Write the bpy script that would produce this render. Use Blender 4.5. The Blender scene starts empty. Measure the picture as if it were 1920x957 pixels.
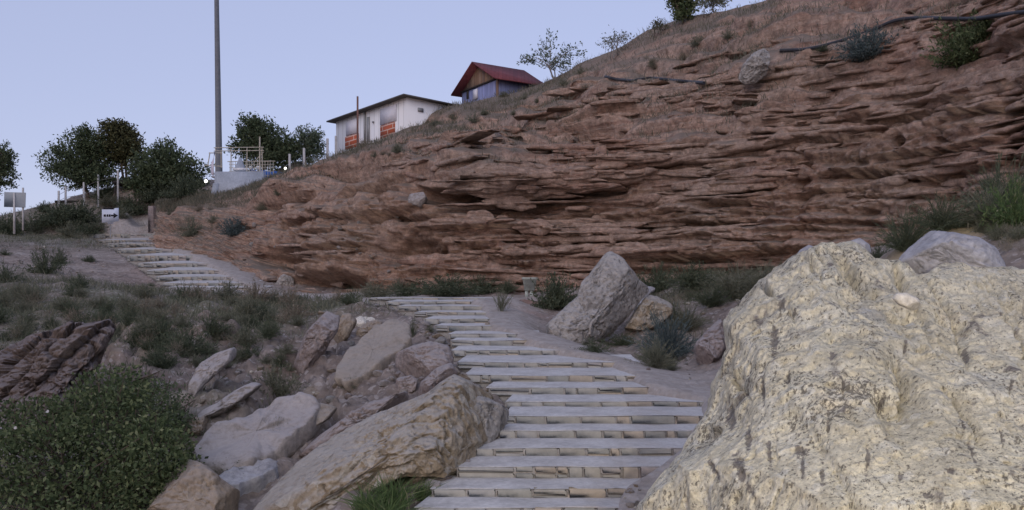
import bpy, math, random
import numpy as np
from mathutils import Vector, Matrix

# ------------------------------------------------------------------ camera, sky, sun, exposure
S = bpy.context.scene
COL = S.collection
FPX, HOR, Z0 = 1867.0, 610.0, 3.0           # focal length (photo px), horizon row, camera height
cam = bpy.data.cameras.new('camera'); cam_o = bpy.data.objects.new('camera', cam); COL.objects.link(cam_o)
cam_o.location = (0, 0, Z0); cam_o.rotation_euler = (math.pi/2, 0, 0)
cam.sensor_width = 36.0; cam.lens = 36.0*FPX/1920.0
cam.shift_y = (HOR-478.5)/1920.0
cam.clip_start = 0.05; cam.clip_end = 3000
S.camera = cam_o

SUN_EL, SUN_AZ = math.radians(16), math.radians(200)   # low twilight glow behind the camera
world = bpy.data.worlds.new('World'); S.world = world; world.use_nodes = True
wn = world.node_tree; bg = wn.nodes['Background']
sky = wn.nodes.new('ShaderNodeTexSky'); sky.sky_type = 'NISHITA'; sky.sun_disc = False
sky.sun_elevation = SUN_EL; sky.sun_rotation = SUN_AZ; sky.ozone_density = 2.2; sky.dust_density = 0.6
tint = wn.nodes.new('ShaderNodeMix'); tint.data_type = 'RGBA'; tint.blend_type = 'MULTIPLY'
tint.inputs['Factor'].default_value = 1.0
tint.inputs['B'].default_value = (1.26, 0.95, 1.01, 1)
even = wn.nodes.new('ShaderNodeMix'); even.data_type = 'RGBA'
even.inputs['Factor'].default_value = 0.52
even.inputs['B'].default_value = (5.85, 6.45, 9.20, 1)
wn.links.new(sky.outputs[0], tint.inputs['A'])
wn.links.new(tint.outputs['Result'], even.inputs['A'])
wn.links.new(even.outputs['Result'], bg.inputs[0])
bg.inputs[1].default_value = 0.105
sl = bpy.data.lights.new('sun', 'SUN'); sun_o = bpy.data.objects.new('sun', sl); COL.objects.link(sun_o)
sl.energy = 0.75; sl.angle = math.radians(40); sl.color = (1.0, 0.92, 0.87)
sd = Vector((math.sin(SUN_AZ)*math.cos(SUN_EL+0.25), math.cos(SUN_AZ)*math.cos(SUN_EL+0.25), math.sin(SUN_EL+0.25)))
sun_o.rotation_euler = sd.to_track_quat('Z', 'Y').to_euler()
S.view_settings.view_transform = 'Standard'; S.view_settings.look = 'None'
S.view_settings.exposure = 0.06; S.view_settings.gamma = 1.0
S.cycles.max_bounces = 4; S.cycles.diffuse_bounces = 3; S.cycles.transparent_max_bounces = 4
S.cycles.caustics_reflective = False; S.cycles.caustics_refractive = False

rng = np.random.default_rng(7)
rnd = random.Random(11)

def P(u, v, Y):
    """photo pixel + distance -> world point"""
    u = np.asarray(u, float); v = np.asarray(v, float); Y = np.asarray(Y, float)
    return np.stack(np.broadcast_arrays((u-960)*Y/FPX, Y, Z0+(HOR-v)*Y/FPX), -1)

# ------------------------------------------------------------------ noise
def _h(ix, iy, iz, s):
    h = (ix.astype(np.int64)*374761393 + iy.astype(np.int64)*668265263 + iz.astype(np.int64)*2147483629 + s*974634777) & 0xffffffff
    h = ((h ^ (h >> 13))*1274126177) & 0xffffffff
    return h ^ (h >> 16)
def noise(x, y, z, s=0):
    x, y, z = np.broadcast_arrays(x, y, z)
    ix, iy, iz = np.floor(x), np.floor(y), np.floor(z)
    fx, fy, fz = x-ix, y-iy, z-iz
    ux, uy, uz = (t*t*t*(t*(t*6-15)+10) for t in (fx, fy, fz))
    out = 0
    for dx in (0, 1):
        for dy in (0, 1):
            for dz in (0, 1):
                h = _h(ix+dx, iy+dy, iz+dz, s)
                g = ((h & 1023)/511.5-1)*(fx-dx)+(((h >> 10) & 1023)/511.5-1)*(fy-dy)+(((h >> 20) & 1023)/511.5-1)*(fz-dz)
                out = out + g*(ux if dx else 1-ux)*(uy if dy else 1-uy)*(uz if dz else 1-uz)
    return out*1.3
def fbm(x, y, z, o=4, s=0, gain=0.5):
    a, t, f = 1.0, 0, 1.0
    for i in range(o):
        t = t+a*noise(x*f, y*f, z*f, s+i*13); a *= gain; f *= 2.03
    return t
def worley(x, y, z, s=0):
    x, y, z = np.broadcast_arrays(x, y, z)
    ix, iy, iz = np.floor(x), np.floor(y), np.floor(z)
    f1 = np.full(x.shape, 9.0); f2 = np.full(x.shape, 9.0); cid = np.zeros(x.shape)
    for dx in (-1, 0, 1):
        for dy in (-1, 0, 1):
            for dz in (-1, 0, 1):
                h = _h(ix+dx, iy+dy, iz+dz, s)
                d = (ix+dx+(h & 1023)/1023.0-x)**2+(iy+dy+((h >> 10) & 1023)/1023.0-y)**2+(iz+dz+((h >> 20) & 1023)/1023.0-z)**2
                n = d < f1
                f2 = np.where(n, f1, np.minimum(f2, d)); cid = np.where(n, (h % 997)/997.0, cid); f1 = np.where(n, d, f1)
    return np.sqrt(f1), np.sqrt(f2), cid
def sstep(a, b, x):
    t = np.clip((x-a)/(b-a), 0, 1); return t*t*(3-2*t)

# ------------------------------------------------------------------ objects
def tag(o, label=None, cat=None, group=None, kind=None):
    if label: o['label'] = label
    if cat: o['category'] = cat
    if group: o['group'] = group
    if kind: o['kind'] = kind
    return o
def empty(name, loc, label, cat, group=None):
    o = bpy.data.objects.new(name, None); COL.objects.link(o); o.location = loc
    o.empty_display_size = 0.2
    return tag(o, label, cat, group)
def raw_mesh(name, V, F, smooth=False, attrs=None, fmat=None):
    """V (n,3); F list of (m,k) int arrays"""
    me = bpy.data.meshes.new(name)
    V = np.ascontiguousarray(V, np.float32)
    F = [np.asarray(f, np.int32) for f in F if len(f)]
    loops = np.concatenate([f.ravel() for f in F]); tot = np.concatenate([np.full(len(f), f.shape[1], np.int32) for f in F])
    start = np.concatenate([[0], np.cumsum(tot)[:-1]]).astype(np.int32)
    me.vertices.add(len(V)); me.vertices.foreach_set('co', V.ravel())
    me.loops.add(len(loops)); me.loops.foreach_set('vertex_index', loops)
    me.polygons.add(len(tot)); me.polygons.foreach_set('loop_start', start); me.polygons.foreach_set('loop_total', tot)
    if fmat is not None: me.polygons.foreach_set('material_index', np.asarray(fmat, np.int32))
    me.update(calc_edges=True); me.validate()
    if smooth: me.polygons.foreach_set('use_smooth', np.ones(len(me.polygons), bool))
    for k, a in (attrs or {}).items():
        at = me.attributes.new(k, 'FLOAT', 'POINT'); at.data.foreach_set('value', np.ascontiguousarray(a, np.float32))
    return me
def add(name, V, F, mat, parent=None, base=None, smooth=False, attrs=None, fmat=None, **kw):
    V = np.asarray(V, float)
    off = np.asarray(base, float) if base is not None else (np.asarray(parent.location) if parent is not None else np.zeros(3))
    me = raw_mesh(name, V-off, F, smooth, attrs, fmat)
    for m in (mat if isinstance(mat, (list, tuple)) else [mat]): me.materials.append(m)
    o = bpy.data.objects.new(name, me); COL.objects.link(o)
    if parent is not None: o.parent = parent; o.location = off-np.asarray(parent.location)
    else: o.location = off
    return tag(o, **kw)
def grid_faces(nr, nc, closed=False):
    r, c = np.meshgrid(np.arange(nr-1), np.arange(nc if closed else nc-1), indexing='ij')
    c2 = (c+1) % nc
    return np.stack([r*nc+c, r*nc+c2, (r+1)*nc+c2, (r+1)*nc+c], -1).reshape(-1, 4)
class MB:
    def __init__(s): s.V = []; s.F = {}; s.n = 0
    def put(s, V, F):
        V = np.asarray(V, float).reshape(-1, 3)
        for f in (F if isinstance(F, list) else [F]):
            f = np.asarray(f, int); s.F.setdefault(f.shape[1], []).append(f+s.n)
        s.V.append(V); s.n += len(V)
    def box(s, c, d, R=None, b=0.0):
        """centre, dims, optional 3x3 axes; b = bevel"""
        h = np.asarray(d, float)/2; R = np.eye(3) if R is None else np.asarray(R, float)
        if b <= 0:
            q = np.array([[x, y, z] for z in (-1, 1) for y in (-1, 1) for x in (-1, 1)])*h
            s.put(np.asarray(c)+q@R, np.array([[0, 2, 3, 1], [4, 5, 7, 6], [0, 1, 5, 4], [2, 6, 7, 3], [0, 4, 6, 2], [1, 3, 7, 5]]))
        else:
            b = min(b, h.min()*0.8); V = []; idx = {}
            for sx in (-1, 1):
                for sy in (-1, 1):
                    for sz in (-1, 1):
                        sg = np.array([sx, sy, sz])
                        for a in range(3):
                            p = sg*(h-b); p[a] = sg[a]*h[a]; idx[(sx, sy, sz, a)] = len(V); V.append(p)
            Q = []; T = []
            for a in range(3):
                o1, o2 = [k for k in range(3) if k != a]
                for sa in (-1, 1):
                    f = []
                    for p, q in ((-1, -1), (1, -1), (1, 1), (-1, 1)):
                        sg = [0, 0, 0]; sg[a] = sa; sg[o1] = p; sg[o2] = q; f.append(idx[(*sg, a)])
                    Q.append(f)
                for p in (-1, 1):
                    for q in (-1, 1):
                        A = [0, 0, 0]; B = [0, 0, 0]; A[a] = -1; B[a] = 1
                        for k, w in ((o1, p), (o2, q)): A[k] = w; B[k] = w
                        Q.append([idx[(*A, o1)], idx[(*B, o1)], idx[(*B, o2)], idx[(*A, o2)]])
            for sx in (-1, 1):
                for sy in (-1, 1):
                    for sz in (-1, 1): T.append([idx[(sx, sy, sz, k)] for k in range(3)])
            s.put(np.asarray(c)+np.array(V)@R, [Q, T])
    def tube(s, pts, rad, n=8, cap=True):
        pts = np.asarray(pts, float); m = len(pts); rad = np.broadcast_to(np.asarray(rad, float), (m,))
        t = np.gradient(pts, axis=0); t /= np.linalg.norm(t, axis=1)[:, None]+1e-9
        ref = np.where(np.abs(t[:, 2:3]) > .9, [[1., 0, 0]], [[0, 0, 1.]])
        a = np.cross(t, ref); a /= np.linalg.norm(a, axis=1)[:, None]+1e-9; b = np.cross(t, a)
        th = np.arange(n)*2*math.pi/n
        V = pts[:, None]+rad[:, None, None]*(np.cos(th)[None, :, None]*a[:, None]+np.sin(th)[None, :, None]*b[:, None])
        s.put(V.reshape(-1, 3), grid_faces(m, n, True))
        if cap: s.put(V[[0, -1]].reshape(-1, 3), np.array([list(range(n))[::-1], list(range(n, 2*n))]))
    def prism(s, poly, ext):
        poly = np.asarray(poly, float); n = len(poly); V = np.concatenate([poly, poly+np.asarray(ext)])
        i = np.arange(n); j = (i+1) % n
        s.put(V, [np.stack([i, j, j+n, i+n], 1), np.array([i[::-1]]), np.array([i+n])])
    def arrays(s): return np.concatenate(s.V), [np.concatenate(f) for f in s.F.values()]
    def build(s, name, mat, parent=None, smooth=False, **kw):
        V, F = s.arrays(); return add(name, V, F, mat, parent, smooth=smooth, **kw)
def copy_tree(o, loc=None, rz=0.0, sc=None, tilt=(0, 0)):
    c = o.copy(); COL.objects.link(c)
    for ch in o.children:
        k = ch.copy(); COL.objects.link(k); k.parent = c
        for g in ch.children:
            q = g.copy(); COL.objects.link(q); q.parent = k
    if loc is not None: c.location = loc
    c.rotation_euler = (tilt[0], tilt[1], rz)
    if sc is not None: c.scale = sc if hasattr(sc, '__len__') else (sc, sc, sc)
    return c

# ------------------------------------------------------------------ materials
class N:
    def __init__(s, name, rough=0.9):
        m = bpy.data.materials.new(name); m.use_nodes = True; s.m = m; s.t = m.node_tree
        s.b = s.t.nodes['Principled BSDF']; s.b.inputs['Roughness'].default_value = rough
        s.b.inputs['Specular IOR Level'].default_value = 0.25
        s.tc = s.t.nodes.new('ShaderNodeTexCoord')
    def new(s, k, **kw):
        n = s.t.nodes.new('ShaderNode'+k)
        for a, v in kw.items(): setattr(n, a, v)
        return n
    def lk(s, a, b): s.t.links.new(a, b)
    def mapv(s, scale, src=None):
        n = s.new('Mapping'); s.lk(src or s.tc.outputs['Object'], n.inputs[0]); n.inputs['Scale'].default_value = scale; return n.outputs[0]
    def noise(s, scale, detail=5, rough=.55, vec=None, dist=0.0):
        n = s.new('TexNoise'); n.inputs['Scale'].default_value = scale; n.inputs['Detail'].default_value = detail
        n.inputs['Roughness'].default_value = rough; n.inputs['Distortion'].default_value = dist
        s.lk(vec or s.tc.outputs['Object'], n.inputs['Vector']); return n.outputs['Fac']
    def vor(s, scale, feat='F1', vec=None, out='Distance'):
        n = s.new('TexVoronoi', feature=feat); n.inputs['Scale'].default_value = scale
        s.lk(vec or s.tc.outputs['Object'], n.inputs['Vector']); return n.outputs[out]
    def ramp(s, fac, stops, interp='LINEAR'):
        n = s.new('ValToRGB'); n.color_ramp.interpolation = interp; e = n.color_ramp.elements
        while len(e) < len(stops): e.new(0.5)
        for k, (p, c) in zip(e, stops):
            k.position = p; k.color = (*(c if hasattr(c, '__len__') else (c, c, c)), 1)
        s.lk(fac, n.inputs[0]); return n.outputs[0]
    def mix(s, a, b, fac, mode='MIX'):
        n = s.new('Mix', data_type='RGBA', blend_type=mode)
        for sock, v in (('A', a), ('B', b), ('Factor', fac)):
            i = n.inputs[sock]
            if isinstance(v, (int, float)): i.default_value = v if sock == 'Factor' else (v, v, v, 1)
            elif isinstance(v, tuple): i.default_value = (*v, 1)
            else: s.lk(v, i)
        return n.outputs['Result']
    def math(s, op, a, b=None):
        n = s.new('Math', operation=op)
        for k, v in ((0, a), (1, b)):
            if v is None: continue
            if isinstance(v, (int, float)): n.inputs[k].default_value = v
            else: s.lk(v, n.inputs[k])
        return n.outputs[0]
    def attr(s, name):
        n = s.new('Attribute', attribute_name=name); return n.outputs['Fac']
    def normz(s):
        g = s.new('NewGeometry'); x = s.new('SeparateXYZ'); s.lk(g.outputs['Normal'], x.inputs[0]); return x.outputs[2]
    def island(s):
        return s.new('NewGeometry').outputs['Random Per Island']
    def bump(s, h, strength=.5, dist=.05, prev=None):
        n = s.new('Bump'); n.inputs['Strength'].default_value = strength; n.inputs['Distance'].default_value = dist
        s.lk(h, n.inputs['Height'])
        if prev is not None: s.lk(prev, n.inputs['Normal'])
        s.lk(n.outputs[0], s.b.inputs['Normal']); return n.outputs[0]
    def col(s, c):
        if isinstance(c, tuple): s.b.inputs['Base Color'].default_value = (*c, 1)
        else: s.lk(c, s.b.inputs['Base Color'])
        return s
def rock_mat(name, c0, c1, c2, sc=1.0, spots=None, dust=None, bump=.6, pits=0):
    n = N(name, .92)
    a = n.noise(1.6*sc, 7, .62, dist=.4); c = n.ramp(a, [(.3, c0), (.5, c1), (.72, c2)])
    if spots:
        v = n.vor(9*sc, out='Color'); sep = n.new('SeparateColor'); n.lk(v, sep.inputs[0])
        c = n.mix(c, spots, n.ramp(sep.outputs[0], [(.55, 0.0), (.95, .75)]))
    g = n.noise(14*sc, 4, .7); c = n.mix(c, n.ramp(g, [(.3, .6), (.7, 1.35)]), .75, 'MULTIPLY')
    if dust:
        c = n.mix(c, dust, n.ramp(n.math('ADD', n.normz(), n.math('MULTIPLY', n.math('SUBTRACT', g, .5), .8)), [(.45, 0.0), (.9, .75)]))
    n.col(c)
    b = n.bump(n.noise(7*sc, 8, .68), bump, .09/sc)
    if pits: b = n.bump(n.ramp(n.vor(11*sc), [(.1, 0.0), (.45, 1.0)]), pits, .05/sc, b)
    n.bump(n.noise(40*sc, 4, .7), bump*.6, .02/sc, b)
    return n.m
def flat_mat(name, c, rough=.7, var=.12, sc=3.0, metal=0.0):
    n = N(name, rough); n.b.inputs['Metallic'].default_value = metal
    g = n.noise(sc, 6, .6); g2 = n.noise(sc*9, 3, .6)
    n.col(n.mix(n.mix(c, n.ramp(g, [(.3, 1-var*2), (.7, 1+var)]), 1.0, 'MULTIPLY'), n.ramp(g2, [(.3, 1-var), (.7, 1+var)]), 1.0, 'MULTIPLY'))
    n.bump(g2, .15, .01); return n.m
def leaf_mat(name, stops, trans=.25):
    n = N(name, .75); n.b.inputs['Specular IOR Level'].default_value = .15
    c = n.ramp(n.island(), stops); n.col(c)
    t = n.new('BsdfTranslucent'); n.lk(c, t.inputs[0]); mx = n.new('MixShader'); mx.inputs[0].default_value = trans
    out = n.t.nodes['Material Output']; n.lk(n.b.outputs[0], mx.inputs[1]); n.lk(t.outputs[0], mx.inputs[2]); n.lk(mx.outputs[0], out.inputs[0])
    return n.m

def cliff_mat():
    n = N('cliff_rock', .95)
    st = n.noise(1.0, 7, .62, n.mapv((.16, .16, 2.2)), .9)
    c = n.ramp(st, [(.30, (.22, .134, .102)), (.43, (.36, .232, .178)), (.52, (.44, .315, .25)), (.62, (.36, .235, .18)), (.75, (.48, .37, .30))])
    big = n.noise(.22, 5, .6)
    c = n.mix(c, (.36, .285, .235), n.ramp(big, [(.42, 0.0), (.68, .65)]))
    c = n.mix(c, (.34, .225, .16), n.math('MULTIPLY', n.attr('warm'), n.ramp(n.noise(.6, 5, .6), [(.3, .3), (.65, .9)])))
    med = n.noise(3.0, 6, .7); c = n.mix(c, n.ramp(med, [(.30, .45), (.5, 1.0), (.70, 1.5)]), .95, 'MULTIPLY')
    fin = n.noise(11, 4, .7); c = n.mix(c, n.ramp(fin, [(.3, .7), (.7, 1.3)]), .8, 'MULTIPLY')
    peb = n.vor(13, out='Color', vec=n.mapv((1, 1, 1.6))); sp = n.new('SeparateColor'); n.lk(peb, sp.inputs[0])
    c = n.mix(c, (.42, .37, .34), n.ramp(sp.outputs[0], [(.90, 0.0), (.98, .45)]))
    dm = n.math('ADD', n.normz(), n.math('MULTIPLY', n.math('SUBTRACT', med, .5), 1.2))
    dust = n.mix((.21, .170, .145), (.155, .14, .105), n.noise(.7, 5, .6))
    c = n.mix(c, dust, n.ramp(n.math('ADD', dm, n.math('MULTIPLY', n.attr('dust'), .38)), [(.62, 0.0), (1.0, .85)]))
    n.col(c)
    b = n.bump(n.noise(1.0, 9, .7, n.mapv((1.1, 1.1, 5.5))), .75, .22)
    b = n.bump(n.noise(6, 7, .72), .7, .07, b)
    n.bump(n.noise(24, 4, .7), .5, .025, b)
    return n.m
def ground_mat():
    n = N('dusty_ground', .95)
    a = n.noise(.5, 7, .62); b_ = n.noise(4, 6, .68)
    c = n.ramp(a, [(.32, (.15, .118, .098)), (.5, (.23, .188, .162)), (.68, (.325, .28, .252))])
    rk = n.ramp(n.noise(1.1, 7, .65), [(.3, (.12, .09, .075)), (.5, (.22, .178, .158)), (.7, (.34, .295, .272))]); c = n.mix(c, rk, n.math('MULTIPLY', n.attr('rock'), .85))
    c = n.mix(c, (.26, .155, .12), n.attr('red'))
    c = n.mix(c, (.135, .14, .09), n.math('MULTIPLY', n.attr('green'), n.ramp(n.noise(1.6, 6, .65), [(.38, .15), (.62, .95)])))
    c = n.mix(c, n.ramp(b_, [(.28, .55), (.5, 1.0), (.72, 1.35)]), n.math('SUBTRACT', .95, n.math('MULTIPLY', n.attr('path'), .6)), 'MULTIPLY')
    c = n.mix(c, n.ramp(b_, [(.3, (.29, .255, .23)), (.7, (.44, .40, .375))]), n.math('MULTIPLY', n.attr('path'), .95))
    c = n.mix(c, (.47, .38, .20), n.attr('ochre'))
    pc = n.vor(15, out='Color'); sp = n.new('SeparateColor'); n.lk(pc, sp.inputs[0])
    c = n.mix(c, (.45, .41, .39), n.ramp(sp.outputs[0], [(.84, 0.0), (.97, .55)]))
    n.col(c)
    b = n.bump(n.noise(3, 9, .7), .7, .12); b = n.bump(n.vor(8), .35, .05, b); n.bump(n.noise(26, 4, .7), .5, .03, b)
    return n.m
def boulder_mat():
    n = N('pale_conglomerate', .95)
    a = n.noise(1.3, 8, .65, dist=.5)
    c = n.ramp(a, [(.28, (.47, .435, .34)), (.45, (.65, .595, .45)), (.58, (.73, .68, .53)), (.74, (.61, .595, .52))])
    c = n.mix(c, (.68, .57, .40), n.ramp(n.noise(.9, 5, .6), [(.52, 0.0), (.7, .6)]))
    pc = n.vor(16, out='Color'); sp = n.new('SeparateColor'); n.lk(pc, sp.inputs[0])
    c = n.mix(c, (.72, .70, .62), n.ramp(sp.outputs[0], [(.75, 0.0), (.97, .55)]))
    c = n.mix(c, (.36, .35, .29), n.ramp(n.noise(2.6, 6, .7), [(.56, 0.0), (.70, .55)]))
    # dark lichen / water streaks run down the face
    stv = n.mapv((3.2, 3.2, .38)); st = n.noise(1.0, 7, .68, stv, .7)
    c = n.mix(c, (.10, .085, .10), n.math('MULTIPLY', n.ramp(st, [(.58, 0.0), (.66, .8)]), n.ramp(n.noise(6, 4, .7), [(.4, .2), (.55, 1.0)])))
    sn = n.math('ADD', n.attr('stain_shade'), n.math('MULTIPLY', n.math('SUBTRACT', n.noise(1.0, 6, .75, n.mapv((16, 16, 7))), .5), 3.2))
    c = n.mix(c, (.10, .085, .095), n.ramp(sn, [(.48, 0.0), (.72, .72)]))  # one dark tone for both the stains and the painted crack shade
    spk = n.noise(1.0, 4, .72, n.mapv((38, 38, 19))); c = n.mix(c, (.15, .135, .11), n.ramp(n.math('ADD', spk, n.math('MULTIPLY', n.math('SUBTRACT', n.noise(1.6, 4, .6), .5), .45)), [(.55, 0.0), (.61, .85)]))
    c = n.mix(c, n.ramp(n.noise(34, 3, .7), [(.3, .7), (.7, 1.25)]), .7, 'MULTIPLY')
    n.col(c)
    b = n.bump(n.noise(1.0, 9, .74, n.mapv((7, 7, 4))), .7, .09); b = n.bump(n.ramp(n.noise(18, 4, .7), [(.35, 0.0), (.5, 1.0)]), .6, .035, b)
    n.bump(n.noise(60, 4, .7), .5, .012, b)
    return n.m

M = {}
M['cliff'] = cliff_mat(); M['ground'] = ground_mat(); M['boulder'] = boulder_mat()
M['grey'] = rock_mat('grey_rock', (.19, .17, .155), (.29, .26, .24), (.38, .345, .325), .8, dust=(.40, .37, .37))
M['slab'] = rock_mat('tan_grey_rock', (.21, .175, .14), (.30, .255, .21), (.36, .32, .275), .9, dust=(.33, .295, .265))
M['ridge'] = rock_mat('ochre_ridge_rock', (.22, .172, .115), (.325, .265, .19), (.40, .35, .285), .9, spots=(.48, .45, .40), dust=(.42, .39, .36), pits=.5, bump=.8)
M['brown'] = rock_mat('brown_rock', (.17, .13, .095), (.27, .215, .16), (.35, .295, .235), 1.0, dust=(.34, .29, .25))
M['purple'] = rock_mat('mauve_rock', (.165, .13, .12), (.255, .208, .19), (.335, .288, .27), 1.1, dust=(.38, .345, .34), bump=.8)
M['conglo'] = rock_mat('grey_conglomerate', (.28, .26, .24), (.38, .355, .33), (.46, .435, .41), .8, spots=(.20, .185, .17), dust=(.42, .395, .375), pits=.7, bump=.8)
M['dark_rock'] = rock_mat('dark_red_rock', (.085, .064, .055), (.155, .118, .098), (.23, .185, .16), 1.0, dust=(.24, .205, .20), bump=.9)
M['blue_grey'] = rock_mat('blue_grey_rock', (.24, .235, .25), (.36, .355, .38), (.46, .45, .46), .9, bump=.5)
M['white_stone'] = rock_mat('pale_stone', (.46, .43, .38), (.60, .56, .49), (.68, .64, .56), 2.0)
M['red_earth'] = rock_mat('red_earth', (.22, .11, .08), (.32, .17, .125), (.38, .23, .17), 1.5)

# ------------------------------------------------------------------ the two flights of steps: solve distances
R1 = [(1042,1026),(1004,988),(968,952),(931,916),(895,875),(854,840.5),(821,807),(794,780),(762,753),(739,727),(715,704),(689,679.6),(666,656.7),(648,638),(633,626.5),(620,611),(606,598),(592,585.5),(582,574),(571,565.5),(562,558.7)]
L1 = [715,745,778,808,855,888,930,940,945,915,868,856,848,844,842,815,795,775,745,725,690]
E1 = [1160,1160,1160,1175,1240,1280,1300,1318,1322,1215,1190,1150,1048,985,970,920,918,912,905,885,930]
R2 = [(545,539),(536,531),(526,519),(514,507),(501,494),(489,479.5),(474,467.5),(463,456.6),(455,450),(446,439)]
L2 = [312,305,292,275,258,238,220,202,184,162]
E2 = [478,450,432,412,390,360,325,338,330,322]
def solve(R, s, Y):
    out = []
    for i, (vb, vt) in enumerate(R):
        zb = (HOR-vb)*Y/FPX; zt = (HOR-vt)*Y/FPX; out.append((Y, zb+Z0, zt+Z0))
        if i+1 < len(R):
            k = (HOR-R[i+1][0])/FPX; Y = Y+max(.12, (zt-k*Y)/(k-s))
    return np.array(out)
ST1 = solve(R1, .06, 9.1); ST2 = solve(R2, .105, 36.0)
print('flight1', ST1[0], ST1[-1], 'flight2', ST2[0], ST2[-1])
YTOP1, YTOP2 = ST1[-1, 0], ST2[-1, 0]
X1L = (np.array(L1)-960)*ST1[:, 0]/FPX; X1R = (np.array(E1)-960)*ST1[:, 0]/FPX
X2L = (np.array(L2)-960)*ST2[:, 0]/FPX; X2R = (np.array(E2)-960)*ST2[:, 0]/FPX

# ------------------------------------------------------------------ ground sheet (heights from surveyed points)
CP = [  # u, v, Y
 (-500,1000,10),(0,1010,10),(300,985,10.8),(520,975,11),(700,962,11.4),(790,962,11.2),
 (-500,800,13.5),(0,800,14),(250,790,14.2),(430,800,14),(560,830,13),(640,800,14.5),(760,760,16),(840,720,17.3),
 (-300,690,17.5),(0,690,17.5),(200,690,17.5),(400,690,18),(560,690,19),(700,670,20.5),(790,640,22),
 (-300,630,22),(0,630,22),(200,630,22),(400,620,23),(560,605,24.5),(660,585,26.5),(720,580,26.5),
 (-300,570,28),(0,566,28),(150,560,29),(300,558,30),(420,560,31),(540,560,31),(640,562,30),
 (0,515,33),(100,518,34),(200,530,34.5),(290,548,34.5),(-300,510,33),(100,484,44),(200,494,44),(0,456,46),(-300,450,44),(130,458,52),(60,441,52),
 (560,552,35),(640,552,33),(760,554,32),(900,554,32),(1050,548,32),(520,548,37),(480,545,36),
 (200,396,64),(120,412,61),(240,384,66),(300,390,62),(345,380,60),(100,418,60),(0,420,58),(-100,432,58),(-400,440,58),(60,408,66),(110,386,69),(165,372,70),(215,360,70),(250,348,70),(310,343,70),(380,356,66),(440,352,68),
 (500,325,68),(560,300,68),(-100,425,75),(-400,440,75),
 (960,600,25.5),(1000,570,29.5),(1010,640,21),(1100,650,20.6),(1180,655,20),(1230,640,20.8),(1330,640,20.5),(1250,560,27),(1330,560,25),(1450,545,24),(1400,520,29),(1250,528,31),
 (1230,705,16.5),(1300,738,14.6),(1380,640,18),(1330,690,16.3),(1400,700,14.2),(1500,560,19),(1620,520,17),(1700,490,15.5),(1560,500,23),(1700,455,21),
 (1690,470,14.0),(1760,430,14.0),(1850,418,13.5),(1950,410,12.5),(2100,410,11.5),(2400,420,11),(1850,400,18),(2000,385,17),
 (1320,790,13.2),(1290,830,12.4),(1260,880,11.4),(1180,930,10.4),(1350,850,11.5),(1500,760,11),(1700,700,9.5),(1900,700,8.2),(2300,680,7.5),
]
CPZ = [  # u, Y, z-above-datum
 (-600,2,-2.0),(300,2,-2.0),(960,2,-2.0),(1600,2,-2.0),(2500,2,-1.9),(-600,5,-2.1),(300,5,-2.2),(960,5,-2.15),(1400,5,-2.1),(2000,5,-1.3),(2500,5,-1.0),
 (-500,8,-2.2),(200,8,-2.25),(700,8,-2.3),(960,8,-2.35),(1300,8,-2.0),
 (-500,100,3),(200,100,6),(700,110,9),(1400,110,8),(2400,110,6),(-500,160,-4),(500,160,0),(1400,160,0),(2400,160,0),(1000,60,3),(1500,50,3),(2000,35,2.5),(2500,25,2.3),(1000,42,1.5),
]
for k in range(0, len(R1)):
    CPZ.append((L1[k]-12, ST1[k, 0], ST1[k, 2]-Z0-.06)); CPZ.append((E1[k]+15, ST1[k, 0], ST1[k, 2]-Z0))
for k in range(0, len(R2), 2):
    CPZ.append((L2[k]-6, ST2[k, 0], ST2[k, 2]-Z0)); CPZ.append((E2[k]+6, ST2[k, 0], ST2[k, 2]-Z0))
CP += [(180, 437, YTOP2+.9), (250, 434, YTOP2+1.2), (262, 431, YTOP2+3.0), (295, 424, YTOP2+2.6), (215, 418, YTOP2+4.5)]
cp = np.array(CP, float); cz = np.array(CPZ, float)
pu = np.concatenate([cp[:, 0], cz[:, 0]]); pY = np.concatenate([cp[:, 2], cz[:, 1]])
pz = np.concatenate([(HOR-cp[:, 1])*cp[:, 2]/FPX, cz[:, 2]])
def feat(u, Y): return np.stack([(u-960)/FPX*1.5, np.log(Y)*1.0], -1)
fp = feat(pu, pY); D = np.linalg.norm(fp[:, None]-fp[None], axis=-1)
nP = len(fp); A = np.zeros((nP+1, nP+1)); A[:nP, :nP] = D-np.eye(nP)*.004; A[:nP, nP] = 1; A[nP, :nP] = 1
wts = np.linalg.solve(A, np.concatenate([pz/pY, [0]]))
def rbf(u, Y):
    u = np.asarray(u, float); Y = np.asarray(Y, float); out = np.zeros(u.shape); f = feat(u, Y).reshape(-1, 2); o = out.reshape(-1)
    for i in range(0, len(f), 20000):
        q = f[i:i+20000]; o[i:i+20000] = np.linalg.norm(q[:, None]-fp[None], axis=-1)@wts[:-1]+wts[-1]
    return out*Y
def nose(ST, Y): return np.interp(Y, ST[:, 0], ST[:, 2])
gu = np.concatenate([np.arange(-700, -60, 20), np.arange(-60, 1990, 4.5), np.arange(1990, 2700, 20)]).astype(float)
gY = np.exp(np.concatenate([np.arange(math.log(1.6), math.log(8), .03), np.arange(math.log(8), math.log(36), .0055), np.arange(math.log(36), math.log(75), .009), np.arange(math.log(75), math.log(170), .03)]))
GU, GY = np.meshgrid(gu, gY); GX = (GU-960)*GY/FPX
GZ = rbf(GU, GY)+Z0
def foot(ST, XL, XR, Y0, Y1):
    xl = np.interp(GY, ST[:, 0], XL); xr = np.interp(GY, ST[:, 0], XR)
    inY = sstep(Y0-.3, Y0, GY)*(1-sstep(Y1, Y1+.5, GY))
    return xl, xr, inY
path = np.zeros_like(GZ); inside = np.zeros_like(GZ)
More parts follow.
